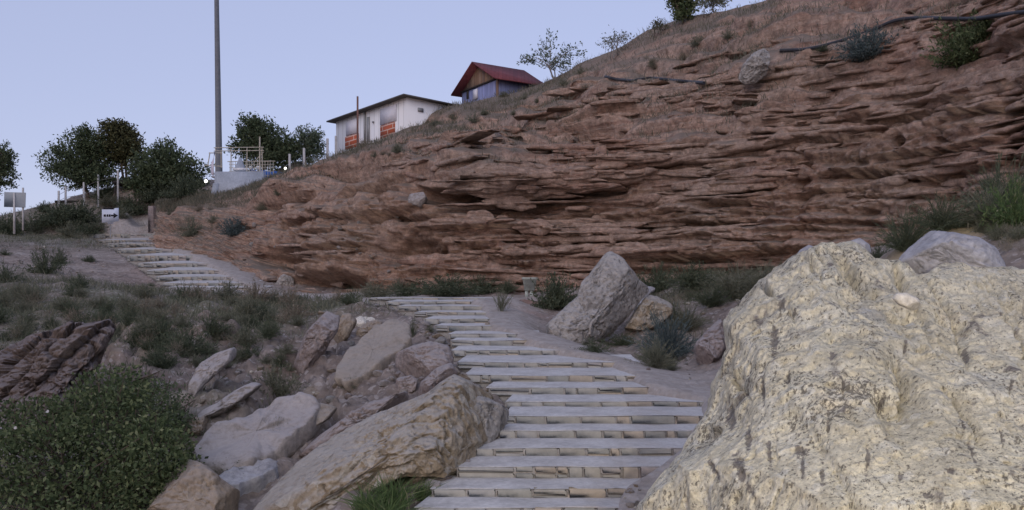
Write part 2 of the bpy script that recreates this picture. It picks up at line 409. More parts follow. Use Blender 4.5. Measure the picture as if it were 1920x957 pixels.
lump = fbm(GX*.9, GY*.9, GZ*0, 5, 3)*.10+fbm(GX*.25, GY*.25, 0*GZ, 3, 9)*.22+np.abs(fbm(GX*3, GY*3, 0*GZ, 3, 5))*.05
w1, w2, wc = worley(GX*1.3, GY*1.3, 0*GX+.5, 4)
lump += np.clip(.42-w1, 0, 1)*.35*(wc > .55)
for ST, XL, XR, Y1 in ((ST1, X1L, X1R, YTOP1), (ST2, X2L, X2R, YTOP2)):
    xl, xr, inY = foot(ST, XL, XR, ST[0, 0], Y1)
    nz = nose(ST, GY)
    near = inY*(1-sstep(0, 1.6, np.maximum(xl-GX, GX-xr)))
    GZ = GZ*(1-near)+near*(nz+np.where(GX > (xl+xr)/2, .03, np.where(GX < xl-.15, -.05, -.16 if ST is ST1 else -.24)))
    ins = inY*sstep(.10, .40, GX-xl)*sstep(-.05, .25, xr-GX)
    inside = np.maximum(inside, ins)
    if ST is ST2:
        dl_ = xl-GX; inL = (dl_ > 0)*(dl_ < 14)*sstep(ST[0, 0]-3, ST[0, 0], GY)*(1-sstep(Y1, Y1+1.5, GY)); GZ = np.where(inL > 0, np.minimum(GZ, np.where(inL > .99, 0, (1-inL)*2)+nz-.30+.055*np.maximum(dl_-.4, 0)**1.15), GZ)
    path = np.maximum(path, inY*(1-sstep(.5, 2.1, GX-xr))*(GX > (xl+xr)/2))
    lump *= 1-.6*near*(GX > (xl+xr)/2)-.25*near*(GX <= (xl+xr)/2)
    GZ = GZ-ins*.42
# landing between the flights, path beyond the second flight, track to the bin
def seg_mask(pts, w):
    m = np.zeros_like(GZ); lY = np.log(GY)
    for (ua, ya), (ub, yb) in zip(pts[:-1], pts[1:]):
        ax, bx = (ua-960)*ya/FPX, (ub-960)*yb/FPX; dx, dy = bx-ax, yb-ya
        t = np.clip(((GX-ax)*dx+(GY-ya)*dy)/(dx*dx+dy*dy), 0, 1)
        m = np.maximum(m, 1-sstep(w*.6, w, np.hypot(GX-ax-t*dx, GY-ya-t*dy)))
    return m
path = np.maximum(path, seg_mask([(800, YTOP1+1.7), (640, 32.6), (500, 34), (400, 35.0)], 2.0))
path = np.maximum(path, .8*seg_mask([(880, YTOP1+1.7), (1000, 31.5), (1180, 30.5)], 1.3))
path = np.maximum(path, seg_mask([(235, YTOP2+.8), (255, YTOP2+2.6)], 1.4))
lump *= 1-.7*path
lump *= 1-.2*(1-sstep(320, 400, GU))*sstep(32, 34, GY)*(1-sstep(56, 59, GY))
debris = np.exp(-((GU-470)/330)**4-((np.log(GY)-math.log(17))/.36)**4)*(1-path)*(1-inside)+.6*np.exp(-((GU-1330)/130)**4-((np.log(GY)-math.log(17))/.3)**4)*(1-path)*(1-inside)+.8*np.exp(-((GU-60)/190)**4-((np.log(GY)-math.log(18))/.2)**4)
for fr_, am_ in ((.8, .62), (2.2, .22), (5.0, .08)):
    a1, a2, ac = worley(GX*fr_+.25*noise(GX*fr_*2, GY*fr_*2, 0*GX, 70), GY*fr_*.75+GX*fr_*.3, 0*GX+.5, 71)
    lump = lump+np.clip(debris, 0, 1)*am_*((ac-.5)*np.clip((a2-a1)*3.5, 0, 1)-.35*np.clip(1-(a2-a1)/.12, 0, 1))
GZ = GZ+lump
blob = lambda u, Y, ru, rl: np.exp(-((GU-u)/ru)**2-((np.log(GY)-math.log(Y))/rl)**2)
red = np.clip(blob(1000, 29, 90, .10)*1.2+blob(980, 25, 60, .08)+blob(160, 18, 190, .14)*.7+blob(330, 23, 200, .1)*.5+blob(760, 33.5, 330, .05)*.7+blob(290, 40, 60, .1)*.6+blob(440, 46, 80, .2)*.5, 0, 1)*(.6+.8*fbm(GX, GY, 0*GX, 4, 21))
green = np.clip(blob(150, 28, 420, .17)+blob(500, 26.5, 220, .12)+blob(100, 21, 300, .12)*.7+blob(90, 61, 220, .13)+blob(1350, 28, 230, .1)+blob(1260, 20, 60, .1)*.6+blob(2000, 13, 150, .1)*.7+blob(300, 15, 300, .14)*.5, 0, 1)*(1-path)
ochre = np.clip(blob(1740, 13.8, 70, .03)*1.2+blob(1860, 13.4, 80, .025), 0, 1)*.8
GV = np.stack([GX, GY, GZ], -1).reshape(-1, 3)
ground = add('ground', GV, [grid_faces(len(gY), len(gu))], M['ground'], smooth=True, kind='structure',
             attrs={'path': path.ravel(), 'red': np.clip(red, 0, 1).ravel(), 'green': green.ravel(), 'ochre': ochre.ravel(), 'rock': np.clip(debris, 0, 1).ravel()}, label='dusty stony slope with worn path')
pm = flat_mat('far_plain', (.24, .21, .19), .95)
xs = np.linspace(-900, 900, 61); px_, py_ = np.meshgrid(xs, xs)
add('plain', np.stack([px_, py_, -2.5+fbm(px_*.01, py_*.01, px_*0, 3, 2)*.8], -1).reshape(-1, 3), [grid_faces(61, 61)], pm, smooth=True, kind='structure', label='flat earth plain far below the hill')

# ------------------------------------------------------------------ the red layered hillside
PROF = {
 296: [(470,53.0),(442,53.5),(428,55),(417,56.5),(407,58),(398,59.5),(389,61),(380,62.5)],
 340: [(480,49.5),(455,50.5),(437,52.5),(423,54),(410,55.5),(397,57),(385,58.5),(374,60)],
 400: [(510,44),(468,46),(448,48),(430,50),(413,52),(397,54),(382,56),(366,59)],
 480: [(570,38.5),(522,39.5),(482,41),(445,43),(412,45.5),(388,48),(370,51),(350,55)],
 560: [(590,35.5),(545,36.5),(502,38),(458,39.5),(412,41.5),(372,44),(352,47),(319,52)],
 660: [(590,34.2),(548,34.8),(497,35.6),(447,36.6),(397,38),(352,40.5),(321,44.5),(281,52)],
 760: [(590,33.4),(543,33.8),(487,34.4),(432,35),(378,36),(330,38.3),(286,44.5),(241,56)],
 850: [(590,33.2),(540,33.4),(480,33.7),(420,34.0),(372,34.4),(334,33.9),(255,42),(206,58)],
 1000: [(580,33.2),(532,33.3),(475,33.5),(420,33.8),(369,34.2),(338,33.0),(245,38.5),(160,58)],
 1120: [(575,32.7),(525,32.8),(470,33),(415,33.2),(358,33.5),(322,32.5),(220,36.5),(103,55)],
 1250: [(565,31.6),(515,31.7),(460,31.9),(400,32.1),(338,32.3),(290,32),(180,35.2),(43,50)],
 1400: [(550,30),(500,30.1),(440,30.2),(380,30.4),(310,30.7),(240,31),(130,33.2),(2,44)],
 1550: [(530,28.5),(480,28.6),(420,28.7),(350,28.9),(270,29.3),(190,30),(90,32.2),(-60,42)],
 1750: [(490,26),(440,26.1),(380,26.3),(310,26.6),(220,27.1),(120,28),(20,29.7),(-130,39)],
 1920: [(450,23.5),(400,23.6),(340,23.7),(260,23.9),(160,24.2),(60,24.8),(-30,26.2),(-200,36)],
 2200: [(430,19),(380,19.1),(300,19.2),(200,19.4),(80,19.7),(-30,20.2),(-140,21.5),(-300,30)],
 2650: [(430,15),(380,15.1),(280,15.2),(150,15.4),(0,15.7),(-120,16.2),(-240,17.5),(-400,25)]}
ku = np.array(sorted(PROF)); KV = np.array([[q[0] for q in PROF[k]] for k in ku], float); KY = np.array([[q[1] for q in PROF[k]] for k in ku], float)
cu = np.concatenate([np.arange(296, 1960, 2.8), np.arange(1960, 2650, 12)])
def smooth_u(K):  # monotone-ish interpolation in u
    d = np.gradient(K, ku, axis=0); i = np.clip(np.searchsorted(ku, cu)-1, 0, len(ku)-2)
    h = (ku[i+1]-ku[i])[:, None]; t = ((cu-ku[i])[:, None])/h
    return (2*t**3-3*t**2+1)*K[i]+(t**3-2*t**2+t)*h*d[i]+(-2*t**3+3*t**2)*K[i+1]+(t**3-t**2)*h*d[i+1]
CV, CY = smooth_u(KV), smooth_u(KY)
rows = [22, 26, 28, 26, 26, 46, 66]
pv, pY_, kk = [], [], []
for k, n in enumerate(rows):
    for t in np.arange(n)/n:
        pv.append(CV[:, k]*(1-t)+CV[:, k+1]*t); pY_.append(CY[:, k]*(1-t)+CY[:, k+1]*t); kk.append(k+t)
pv = np.array(pv); pY_ = np.array(pY_); kk = np.array(kk)
def blur(a, it):
    for _ in range(it): a = np.concatenate([a[:1], (a[:-2]+2*a[1:-1]+a[2:])/4, a[-1:]])
    return a
pv = blur(pv, 5); pY_ = blur(pY_, 5)
crest = P(cu, CV[:, -1], CY[:, -1])
back = []
nb = 14
for j in range(1, nb+1):
    b = crest.copy(); d = (j/nb)**1.5*45; b[:, 0] *= (b[:, 1]+d)/b[:, 1]; b[:, 1] += d; b[:, 2] += .03*d-(d/45.)**2*10; back.append(b)
CPT = np.concatenate([P(cu[None].repeat(len(pv), 0), pv, pY_), np.array(back)], 0)
kk = np.concatenate([kk, 7+np.arange(1, nb+1)*.2])
nr, nc = CPT.shape[:2]
dr = np.gradient(CPT, axis=0); dc = np.gradient(CPT, axis=1); nrm = np.cross(dc, dr)
for _ in range(6):
    nrm[1:-1] = (nrm[:-2]+2*nrm[1:-1]+nrm[2:])/4; nrm[:, 1:-1] = (nrm[:, :-2]+2*nrm[:, 1:-1]+nrm[:, 2:])/4
nrm /= np.linalg.norm(nrm, axis=-1)[..., None]+1e-9
x, y, z = CPT[..., 0], CPT[..., 1], CPT[..., 2]; U2 = np.broadcast_to(cu[None], (nr, nc)); K2 = np.broadcast_to(kk[:, None], (nr, nc))
sx = x*.84-y*.54
# upper slope: broken benches, each a short rock face with a narrow shelf on top
gYk = np.gradient(y, axis=0); gZk = np.gradient(z, axis=0)
for _ in range(8): gYk[1:-1] = (gYk[:-2]+2*gYk[1:-1]+gYk[2:])/4; gZk[1:-1] = (gZk[:-2]+2*gZk[1:-1]+gZk[2:])/4
g_ = np.clip(gYk/np.maximum(gZk, 1e-3), 0, 2.6)
zb_ = z+.45*fbm(sx*.09, 0*sx, z*.1, 3, 131)+.12*noise(sx*.7, 0*sx, z*.6, 132); shift = 0*y
on_ = sstep(4.1, 4.6, K2)*(1-sstep(6.5, 6.95, K2))*sstep(430, 560, U2)
for h_s, pw, am, sd_s in ((1.15, 5, 1.0, 133), (.42, 4, .8, 134)):
    q = zb_/h_s+.35*noise(sx*.2, 0*sx, z*.1, sd_s); i = np.floor(q); t = q-i
    gate = np.clip(.55+1.6*noise(sx*.13, i*5.3, 0*sx, sd_s+5), 0, 1)
    shift -= am*gate*g_*h_s*(t-t**pw)
def blur_u(a, n):
    for _ in range(n): a = np.concatenate([a[:, :1], (a[:, :-2]+2*a[:, 1:-1]+a[:, 2:])/4, a[:, -1:]], 1)
    return a
shift = blur_u(shift, 24)
y = y+shift*on_; CPT = np.stack([x, y, z], -1)
sx = x*.84-y*.54; stret = np.interp(K2, [4.4, 5.2, 7], [1, .35, .25])
strat = np.interp(U2, [300, 420, 560, 760, 850, 1500, 1650, 1900], [.15, .3, .75, .9, 1.0, 1.0, .8, .85])*np.interp(K2, [0, 4.8, 5.3, 6.5, 7, 7.4], [1, 1, 1, .9, .5, 0])
zc = z+.55*fbm(sx*.07, 0*sx, z*.12, 3, 31)+.14*noise(sx*.6, y*.3, z*.9, 5)+.10*sx*np.interp(U2, [1300, 1600], [0, -.25])*.3
tot = np.zeros_like(x)
for q_, (thk, amp, fl, tooth) in enumerate(((1.25, .50, .16, .55), (.50, .26, .30, .42), (.22, .12, .7, .24), (.10, .05, 1.3, .09))):
    q = zc/thk+.8*noise(sx*fl*.45, 0*sx+3.3*q_, z*.05, 40+q_); i = np.floor(q); t = q-i
    r = noise(sx*fl, i*17.31, 0*sx+q_*5.5, 50+q_)+.5*noise(sx*fl*2.7, i*11.7, 0*sx+q_, 60+q_)
    gap = np.clip(.30+1.7*noise(sx*fl*.8, i*7.7, 0*sx+q_*2.2, 70+q_), 0, 1)
    tot += amp*.7*r*(1 if q_ == 0 else stret)+gap*tooth*np.interp(K2, [4.4, 5.3, 7], [1, .5 if q_ < 2 else .25, .4 if q_ < 2 else .2])*(np.exp(-t*3.2)-.8*np.exp(-(1-t)*9))
disp = strat*tot
face = np.interp(K2, [0, 5, 7, 7.6], [1, 1, .7, .3]); left = np.interp(U2, [600, 850], [1, 0])
calm = 1-.75*sstep(3.2, 3.9, K2)*(1-sstep(4.9, 5.4, K2))*sstep(780, 820, U2)*(1-sstep(1130, 1200, U2))
disp *= .4+.6*calm
disp += calm*face*(.65*fbm(x*.16, y*.16, z*.22, 3, 81)+.20*fbm(x*.7, y*.7, z*.9, 4, 82)+.06*fbm(x*4, y*4, z*5, 3, 83))
rid = 1-np.abs(fbm(x*.5, y*.5, z*.5, 4, 90)*1.5)
disp += left*face*(.55*np.clip(rid, 0, 1)-.2)
w1, w2, wc = worley(x*2.2, y*2.2, z*2.6, 18)
disp += left*face*(.30*(wc-.5)*np.clip((w2-w1)*4, 0, 1)-.16*np.clip(1-(w2-w1)/.15, 0, 1))
w1, w2, wc = worley(x*1.2, y*1.2, z*1.5, 8)
disp += np.clip(.5-w1, 0, 1)*np.where(wc > .5, .5, .05)*np.interp(U2, [500, 800, 900], [1, .8, .35])*face
w1, w2, wc = worley(sx*.9+.5*noise(x, y, z, 96), 0*sx, zc*3.6, 97)
disp += stret*strat*face*(.26*(wc-.5)-.20*np.clip(1-(w2-w1)/.10, 0, 1))
w1, w2, wc = worley(sx*2.6+.4*noise(x*2, y*2, z*2, 98), 0*sx, zc*8.5, 99)
disp += stret*(.3+.7*strat)*face*(.11*(wc-.5)-.07*np.clip(1-(w2-w1)/.14, 0, 1))
w1, w2, wc = worley(x*4.0, y*4.0, z*5.0, 9)
disp += np.clip(.5-w1, 0, 1)*np.where(wc > .4, .16, .0)*face
pvf = np.concatenate([pv, np.full((nb, nc), -9e3)])
for (u_, v_, ru, rv, d_) in [(1683,265,11,9,1.6),(520,480,55,18,1.3),(600,528,75,14,1.1),(790,470,42,22,1.0),(740,470,25,30,.6),(850,372,60,14,1.1),(960,390,90,20,.7),(1130,260,50,14,.8),(700,330,60,14,.7),(910,250,40,8,.7),
                             (1500,330,12,90,.35),(1770,270,4,60,.5),(1840,90,60,40,.6),(1900,250,26,60,.8),(920,210,30,6,.6),(1270,150,60,8,.5),(1120,485,160,7,.5),(1250,508,160,6,.6),(1000,455,180,4,.45),(1350,420,140,4,.4),(1150,385,90,5,.4)]:
    e = np.exp(-(((U2-u_)/ru)**2+((pvf-v_-3*noise(U2*.03, pvf*0, pvf*0, 3))/rv)**2)**1.6); disp -= d_*(1.5 if u_ < 860 else 1)*e
# the long ledges: each overhangs a shadowed slot
LEDGES = [(1.05, (790,352),(872,374),(955,362),(1024,363),(1092,347),(1131,342),(1180,354)), (.6, (930,313),(1004,310),(1063,305),(1100,294)), (.7, (1140,284),(1238,281),(1302,271),(1346,283),(1460,276)),
 (.6, (1110,316),(1204,307),(1360,307)), (.5, (1300,367),(1395,354),(1460,345)), (.6, (1300,382),(1380,376),(1455,382)), (.45, (1130,411),(1238,395),(1295,392)), (.75, (955,433),(1023,437),(1082,444),(1160,443)),
 (.5, (1280,439),(1380,444),(1485,447)), (.6, (915,481),(980,498),(1063,490),(1140,484)), (.6, (1195,488),(1287,481),(1370,487)), (.55, (1536,330),(1605,320),(1690,322)), (.7, (1035,245),(1102,237),(1175,234)),
 (.6, (890,213),(968,206)), (.45, (1409,213),(1483,202),(1580,227),(1690,229)), (.5, (1268,198),(1361,200),(1424,184)), (.5, (825,323),(895,320)), (.45, (862,459),(955,478)), (.6, (735,478),(804,471),(828,463)),
 (.5, (1390,94),(1454,78),(1500,68),(1610,60)), (.6, (1390,188),(1460,185),(1557,179)), (.5, (1702,199),(1761,196),(1817,186)), (.6, (1781,213),(1862,206),(1915,196)), (.6, (1735,33),(1807,11),(1872,-3)),
 (.4, (1494,259),(1602,271)), (.55, (1544,324),(1617,320),(1661,326),(1711,334),(1768,334)), (.4, (1579,364),(1648,365),(1695,365),(1840,367)), (.35, (1582,386),(1639,391)), (.5, (540,516),(607,519),(644,505)),
 (.35, (584,441),(654,434),(724,459)), (.45, (940,345),(1010,340)), (.5, (1000,410),(1080,402),(1130,404)), (.5, (1180,420),(1280,414),(1400,420)), (.5, (1000,462),(1100,466),(1210,462)), (.4, (1240,330),(1330,336),(1440,326)),
 (.5, (1060,200),(1130,190),(1210,192)), (.5, (1130,165),(1220,160),(1300,172)), (.5, (960,258),(1030,268)), (.5, (1180,240),(1280,232),(1370,240)), (.4, (700,262),(780,250),(850,256)), (.45, (770,292),(860,282),(930,286)),
 (.5, (1480,130),(1560,122),(1640,132)), (.5, (1230,110),(1310,92),(1380,96)), (.6, (610,330),(680,316),(740,322)), (.6, (640,372),(720,360),(770,366)), (.6, (520,420),(600,405),(660,412)), (.5, (600,470),(680,462),(730,468)), (.6, (480,392),(540,372),(600,368)), (.6, (690,420),(760,408),(830,412)), (.6, (860,246),(920,236),(1000,242)), (.7, (780,230),(850,218),(900,222)), (.6, (980,200),(1050,186),(1110,190)), (.6, (1060,160),(1110,148),(1150,152)), (.6, (1180,136),(1260,120),(1330,128)), (.6, (1260,80),(1340,62),(1400,66)), (.6, (1340,40),(1420,28),(1520,34)), (.6, (1560,30),(1640,18),(1720,24)), (.5, (1500,160),(1580,150),(1660,160)), (.6, (880,300),(930,296)), (.45, (1620,160),(1720,150),(1800,156)), (.4, (1490,420),(1600,412),(1690,420)), (.4, (1700,290),(1800,280),(1890,290))]
for dep_, *pl_ in LEDGES:
    pl_ = np.array(pl_, float); u0, u1 = pl_[0, 0], pl_[-1, 0]; m = (cu > u0-2) & (cu < u1+2); uu = cu[m]
    vl = np.interp(uu, pl_[:, 0], pl_[:, 1])+(2 if dep_ > 1 else 5)*noise(uu*.05, 0*uu+u0, 0*uu, 101)+2.2*noise(uu*.25, 0*uu+u0, 0*uu, 102)
    tp = np.clip(np.minimum(uu-u0, u1-uu)/25, 0, 1)**.6*(1.0 if dep_ > 1 else .55+.9*np.clip(.5+noise(uu*.035, 0*uu+u0, 0*uu, 103), 0, 1))
    dv = pvf[:, m]-vl[None]
    disp[:, m] += dep_*np.clip(CPT[:, m, 1]/32, 1, 1.6)*tp[None]*np.where(dv < 0, .40*np.exp(np.maximum(dv, -200)/(7+8*dep_)), -.85*np.exp(-(np.maximum(dv, 0)/(4+9*dep_))**1.5))*(pvf[:, m] > -5e3)
e = np.exp(-((U2-np.interp(pvf, [255, 303, 350], [1760, 1770, 1779])-3*noise(pvf*.1, 0*pvf, 0*pvf, 7))/2.5)**2)*sstep(250, 262, pvf)*(1-sstep(345, 360, pvf)); disp -= .35*e
nrm[..., 2] *= np.interp(K2, [4.4, 5.4], [.35, 1.0]); nrm /= np.linalg.norm(nrm, axis=-1)[..., None]+1e-9
bl_ = np.maximum(sstep(3.9, 4.5, K2), sstep(3.0, 3.4, K2)*sstep(770, 800, U2)*(1-sstep(1150, 1200, U2))); disp = disp*(1-bl_)+blur_u(disp, 22)*bl_
disp = disp*.4+.6*blur_u(disp, 2)
disp += sstep(4.0, 4.6, K2)*(.05*fbm(x*3, y*1.5, z*3, 3, 141)+.10*np.clip(.4-worley(x*1.6, y*1.0, z*2.2, 142)[0], 0, 1)*2)
disp *= np.interp(K2, [6.4, 7, 7.4], [1, .55, .4])
disp[0] *= .3
CPT2 = CPT+nrm*disp[..., None]
warm = np.interp(U2, [420, 560, 820, 960], [.1, .75, .7, .0])*np.interp(K2, [0, 5, 6.3], [1, 1, .3])
dustA = np.interp(K2, [4.9, 5.6, 6.5, 7], [0, .35, .75, 1.0])*(.45+.55*np.exp(-((U2-930)/130)**2)+.5*np.exp(-((U2-1380)/90)**2))*np.interp(U2, [300, 1100, 1500], [1, 1, .5])*np.clip(1.15-1.9*np.clip(noise(sx*.10, 0*sx, zc*1.1, 33)+.5*noise(sx*.4, y*.2, zc*2.2, 34), 0, 1), 0, 1)+np.interp(U2, [296, 420, 520], [.7, .5, 0])
cliff = add('hillside', CPT2.reshape(-1, 3), [grid_faces(nr, nc)], M['cliff'], smooth=True, kind='structure', attrs={'warm': warm.ravel(), 'dust': np.clip(dustA, 0, 1).ravel()}, label='red layered rock cliff rising behind the steps')
# broken rock plates: the hard layers that stick out of the softer earth
def plates(n, seed):
    r = np.random.default_rng(seed); mb = MB()
    zw = CPT2[..., 2]+.55*fbm(sx*.07, 0*sx, z*.12, 3, 31)
    wgt = face*np.interp(K2, [.2, .8, 4.5, 5.9, 6.3, 6.45], [0, 1, 1, .9, .3, 0])*np.interp(U2, [430, 540, 800, 1500, 1960, 2100], [0, .8, 1, 1, 1, 0])
    wgt = wgt*np.interp(U2, [720, 830, 1480, 1600], [.22, 1, 1, .5])*(1-.75*np.exp(-((U2-950)/130)**2-((K2-2.7)/.5)**2))*(1-.6*np.exp(-((U2-1500)/70)**2-((K2-2)/1.2)**2))*np.clip(.25+1.5*noise(sx*.16, 0*sx, zw*.7, 151), .03, 1)*np.clip(.6+noise(sx*.5, y*.3, zw*1.6, 152), .1, 1)*np.gradient(CPT2[..., 2], axis=0).clip(0, .2)
    wgt = wgt*(1-.97*(K2 > 5.6)*sstep(800, 840, U2)*(1-sstep(1010, 1040, U2)))*(1-.6*(K2 > 5.9)*(U2 < 830))*(1-.5*sstep(5.6, 6.2, K2))
    wgt[:, 1:-1] *= (cu[2:]-cu[:-2])[None]/5.6; fl = wgt[:len(pv)].ravel(); pk = r.choice(len(fl), n, p=fl/fl.sum()); ri, ci = pk//nc, pk % nc
    for k in range(n):
        i, j = ri[k], ci[k]; lv = .42; tgt = (np.round(zw[i, j]/lv)+r.choice([0, 0, .5]))*lv+r.normal(0, .02); i0, i1 = max(0, i-14), min(len(pv)-1, i+14)
        i = i0+int(np.argmin(np.abs(zw[i0:i1, j]-tgt))); p = CPT2[i, j]
        up = K2[i, j] > 4.3; far = p[1]/33
        Ln = float(np.clip(r.lognormal(.15, .75), .25, 5.5))*far*(.8 if U2[i, j] < 760 else 1); th_ = float(np.clip(r.lognormal(-2.2, .65), .03, .42))*far; pr = float(np.clip(r.lognormal(-2.25, .6), .03, .32))
        jn = min(nc-2, max(1, j)); tg = CPT[min(i, len(pv)-1), min(nc-1, jn+12)]-CPT[i, max(0, jn-12)]; tg[2] = 0; tg /= np.linalg.norm(tg)+1e-9
        ow = np.array([tg[1], -tg[0], 0.]); ow = ow if ow[1] < 0 else -ow
        dip = r.normal(-.02 if U2[i, j] > 800 else -.10, .05); tilt = r.normal(.04, .07)
        m = int(max(6, min(70, Ln/.10))); a = np.linspace(-.5, .5, m)*Ln; t = np.linspace(-1, 1, m)
        taper = (1-np.abs(t)**2.5)**.7; jo = np.floor((a+r.uniform(0, 1))/r.uniform(.25, .8)); step_ = (np.modf(np.sin(jo*12.9898+k)*43758.5)[0])
        b = (pr*(.55+.5*step_)+.05*noise(a*4, 0*a+k, 0*a, 9)+.03*noise(a*11, 0*a+k, 0*a, 10))*taper
        ww = .035*noise(a*1.5, 0*a+k, 0*a, 11)+.012*noise(a*7, 0*a+k, 0*a, 12); tt = th_*(.75+.35*taper+.5*noise(a*2.2, 0*a+k, 0*a, 13))*np.clip(taper+.25, 0, 1)
        bk = -.55*far; q = r.uniform(.15, .4)
        sec = [(np.full(m, bk), tt*.5), (b*.45, tt*.55), (b-.05*q, tt*.45), (b, tt*.12), (b-.02, -tt*.3), (b-.10*q-.03, -tt*.5), (np.full(m, bk), -tt*.5)]
        V = np.stack([p+tg*a[:, None]+ow*bb[:, None]+np.array([0, 0, 1.])*((zz+ww+dip*a)-tilt*bb)[:, None] for bb, zz in sec], 1)
        V = V+r.normal(0, .006, V.shape)*far
        mb.put(V.reshape(-1, 3), [grid_faces(m, 7, True), np.array([list(range(7)), list(range((m-1)*7, m*7))[::-1]])])
    return mb.arrays()
PV, PF = plates(1500, 5)
ledges = add('cliff_ledges', PV, PF, M['cliff'], smooth=False, kind='structure', label='broken hard rock layers sticking out of the red cliff')
bpy.context.view_layer.update()

TERR = [ground, cliff]
def firm(o):
    TERR.append(o); bpy.context.view_layer.update(); return o
# ------------------------------------------------------------------ placing by sight line / by plumb line
def hit(u, v, objs=None):
    d = Vector(((u-960)/FPX, 1, (HOR-v)/FPX)).normalized(); best = None
    for o in (objs or TERR):
        ok, p, n, _ = o.ray_cast(Vector((0, 0, Z0)), d)
        if ok and (best is None or p.y < best[0].y): best = (p.copy(), n.copy())
    return best
def drop(x, y, top=40.0, objs=None):
    best = None
    for o in (objs or TERR):
        ok, p, n, _ = o.ray_cast(Vector((x, y, top)), Vector((0, 0, -1)))
        if ok and (best is None or p.z > best.z): best = p.copy()
    return best if best is not None else Vector((x, y, 0))

# ------------------------------------------------------------------ stone steps
def tread_mat():
    n = N('dusty_concrete_tread', .95)
    c = n.ramp(n.noise(2.2, 6, .65), [(.3, (.38, .365, .355)), (.5, (.49, .475, .465)), (.7, (.56, .545, .535))])
    c = n.mix(c, (.40, .345, .30), n.ramp(n.noise(.8, 5, .65), [(.52, 0.0), (.7, .6)]))
    c = n.mix(c, n.ramp(n.noise(18, 4, .7), [(.3, .78), (.7, 1.18)]), .8, 'MULTIPLY'); n.col(c)
    b = n.bump(n.noise(9, 7, .7), .5, .03); n.bump(n.noise(45, 3, .7), .4, .01, b); return n.m
def riser_mat():
    n = N('riser_masonry', .92)
    c = n.ramp(n.island(), [(0, (.30, .295, .26)), (.25, (.38, .36, .32)), (.45, (.32, .32, .29)), (.6, (.42, .35, .265)), (.75, (.355, .345, .32)), (.9, (.39, .335, .30)), (1, (.46, .44, .40))])
    c = n.mix(c, n.ramp(n.noise(9, 6, .7), [(.28, .82), (.5, 1.0), (.72, 1.16)]), .9, 'MULTIPLY'); n.col(c)
    b = n.bump(n.noise(16, 6, .7), .5, .015); return n.m
M['tread'] = tread_mat(); M['riser'] = riser_mat(); M['mortar'] = flat_mat('lime_mortar', (.33, .31, .285), .95, .2, 5)
def make_stairs(ST, XL, XR, name, label, seed, gaps):
    r = np.random.default_rng(seed)
    mid = len(ST)//2
    root = empty(name, ((XL[mid]+XR[mid])/2, ST[mid, 0], ST[mid, 1]), label, 'steps', 'flights of stone steps')
    for i, (Y, zb, zt) in enumerate(ST):
        xl, xr = XL[i], XR[i]
        last = i == len(ST)-1
        Yn, zn = (ST[i+1, 0], ST[i+1, 1]) if not last else (Y+1.2, zt+.05)
        ext = .45
        nx = int((xr+ext-xl)/.07)+2; xs = np.linspace(xl, xr+ext, nx); ny = 9
        lip = .004
        rowsY = [Y+.02, Y-.012, Y-.02]+list(np.linspace(Y, Yn+.10, ny))
        V = []
        edge = .022*noise(xs*1.4, 0*xs+i*3.1, 0*xs, seed)+.014*noise(xs*6, 0*xs+i, 0*xs, seed+1)
        chip = np.where(noise(xs*3.1, 0*xs+i*5., 0*xs, seed+2) > .38, .035, 0)
        sag = .022*noise(xs*.8, 0*xs+i*2., 0*xs, seed+3)
        jl = r.uniform(-.03, .03)
        for k, yy in enumerate(rowsY):
            t = max(0, (yy-Y)/(Yn-Y)); zz = zt+(zn-zt)*t
            dz = -lip-.006 if k == 0 else (-lip if k == 1 else (-.003 if k == 2 else 0))
            w = 1-min(1, max(0, t)*1.3)
            X = xs+(jl+(t*.10 if t > 0 else 0))*(1-(xs-xl)/(xr+ext-xl))
            V.append(np.stack([X, yy+(edge+chip)*w, zz+dz+sag*w+.012*noise(xs*2, 0*xs+yy*2, 0*xs, 5)*(k > 2)-chip*.25*w], -1))
        V = np.array(V)
        step = add('step', V.reshape(-1, 3), [grid_faces(len(rowsY), nx)], M['tread'], root, base=(xl, Y, zb), smooth=True)
        # riser: coursed rubble blocks set in mortar
        mb = MB(); h = (zt-lip)-(zb-.03); x0 = xl+.02
        while x0 < xr:
            w = min(r.uniform(.16, .62)*(.55+.55*r.random()), xr-x0+.05)
            if w > .06:
                courses = [(0, 1)] if r.random() < .62 or h < .10 else [(0, r.uniform(.38, .62))]
                if len(courses) == 1 and courses[0][1] < 1: courses.append((courses[0][1], 1))
                for a, b in courses:
                    cx = x0+w/2
                    mb.box((cx, Y+.022+r.uniform(-.012, .012), zb-.03+h*(a+b)/2+np.interp(cx, xs, sag)*.6), (w-.010-r.random()*.010, .12, h*(b-a)-.005-(r.random()*.006 if h > .12 else 0)), np.array(Matrix.Rotation(r.uniform(-.02, .02), 3, 'Y')), .012)
            x0 += w
        mbm = MB(); mbm.box(((xl+xr)/2, Y+.040, zb-.03+h/2-.004), (xr-xl-.02, .12, h-.004)); mbm.box(((xl+xr)/2+.03, (Y+.10+Yn+.08)/2, zt-.012-.25), (xr-xl-.02, Yn-.02-Y, .5)); mbm.box(((xl+xr)/2, Y+.045, zb-.232), (xr-xl-.06, .10, .40))
        V1, F1 = mb.arrays(); V2, F2 = mbm.arrays()
        nv = len(V1); jit = r.normal(0, .0035, V1.shape); V1 = V1+jit
        fm = np.concatenate([np.zeros(sum(len(f) for f in F1)), np.ones(sum(len(f) for f in F2))])
        me = raw_mesh('riser', np.concatenate([V1, V2])-np.array([xl, Y, zb]), F1+[f+nv for f in F2], fmat=fm)
        me.materials.append(M['riser']); me.materials.append(M['mortar'])
        o = bpy.data.objects.new('riser', me); COL.objects.link(o); o.parent = step
    return root
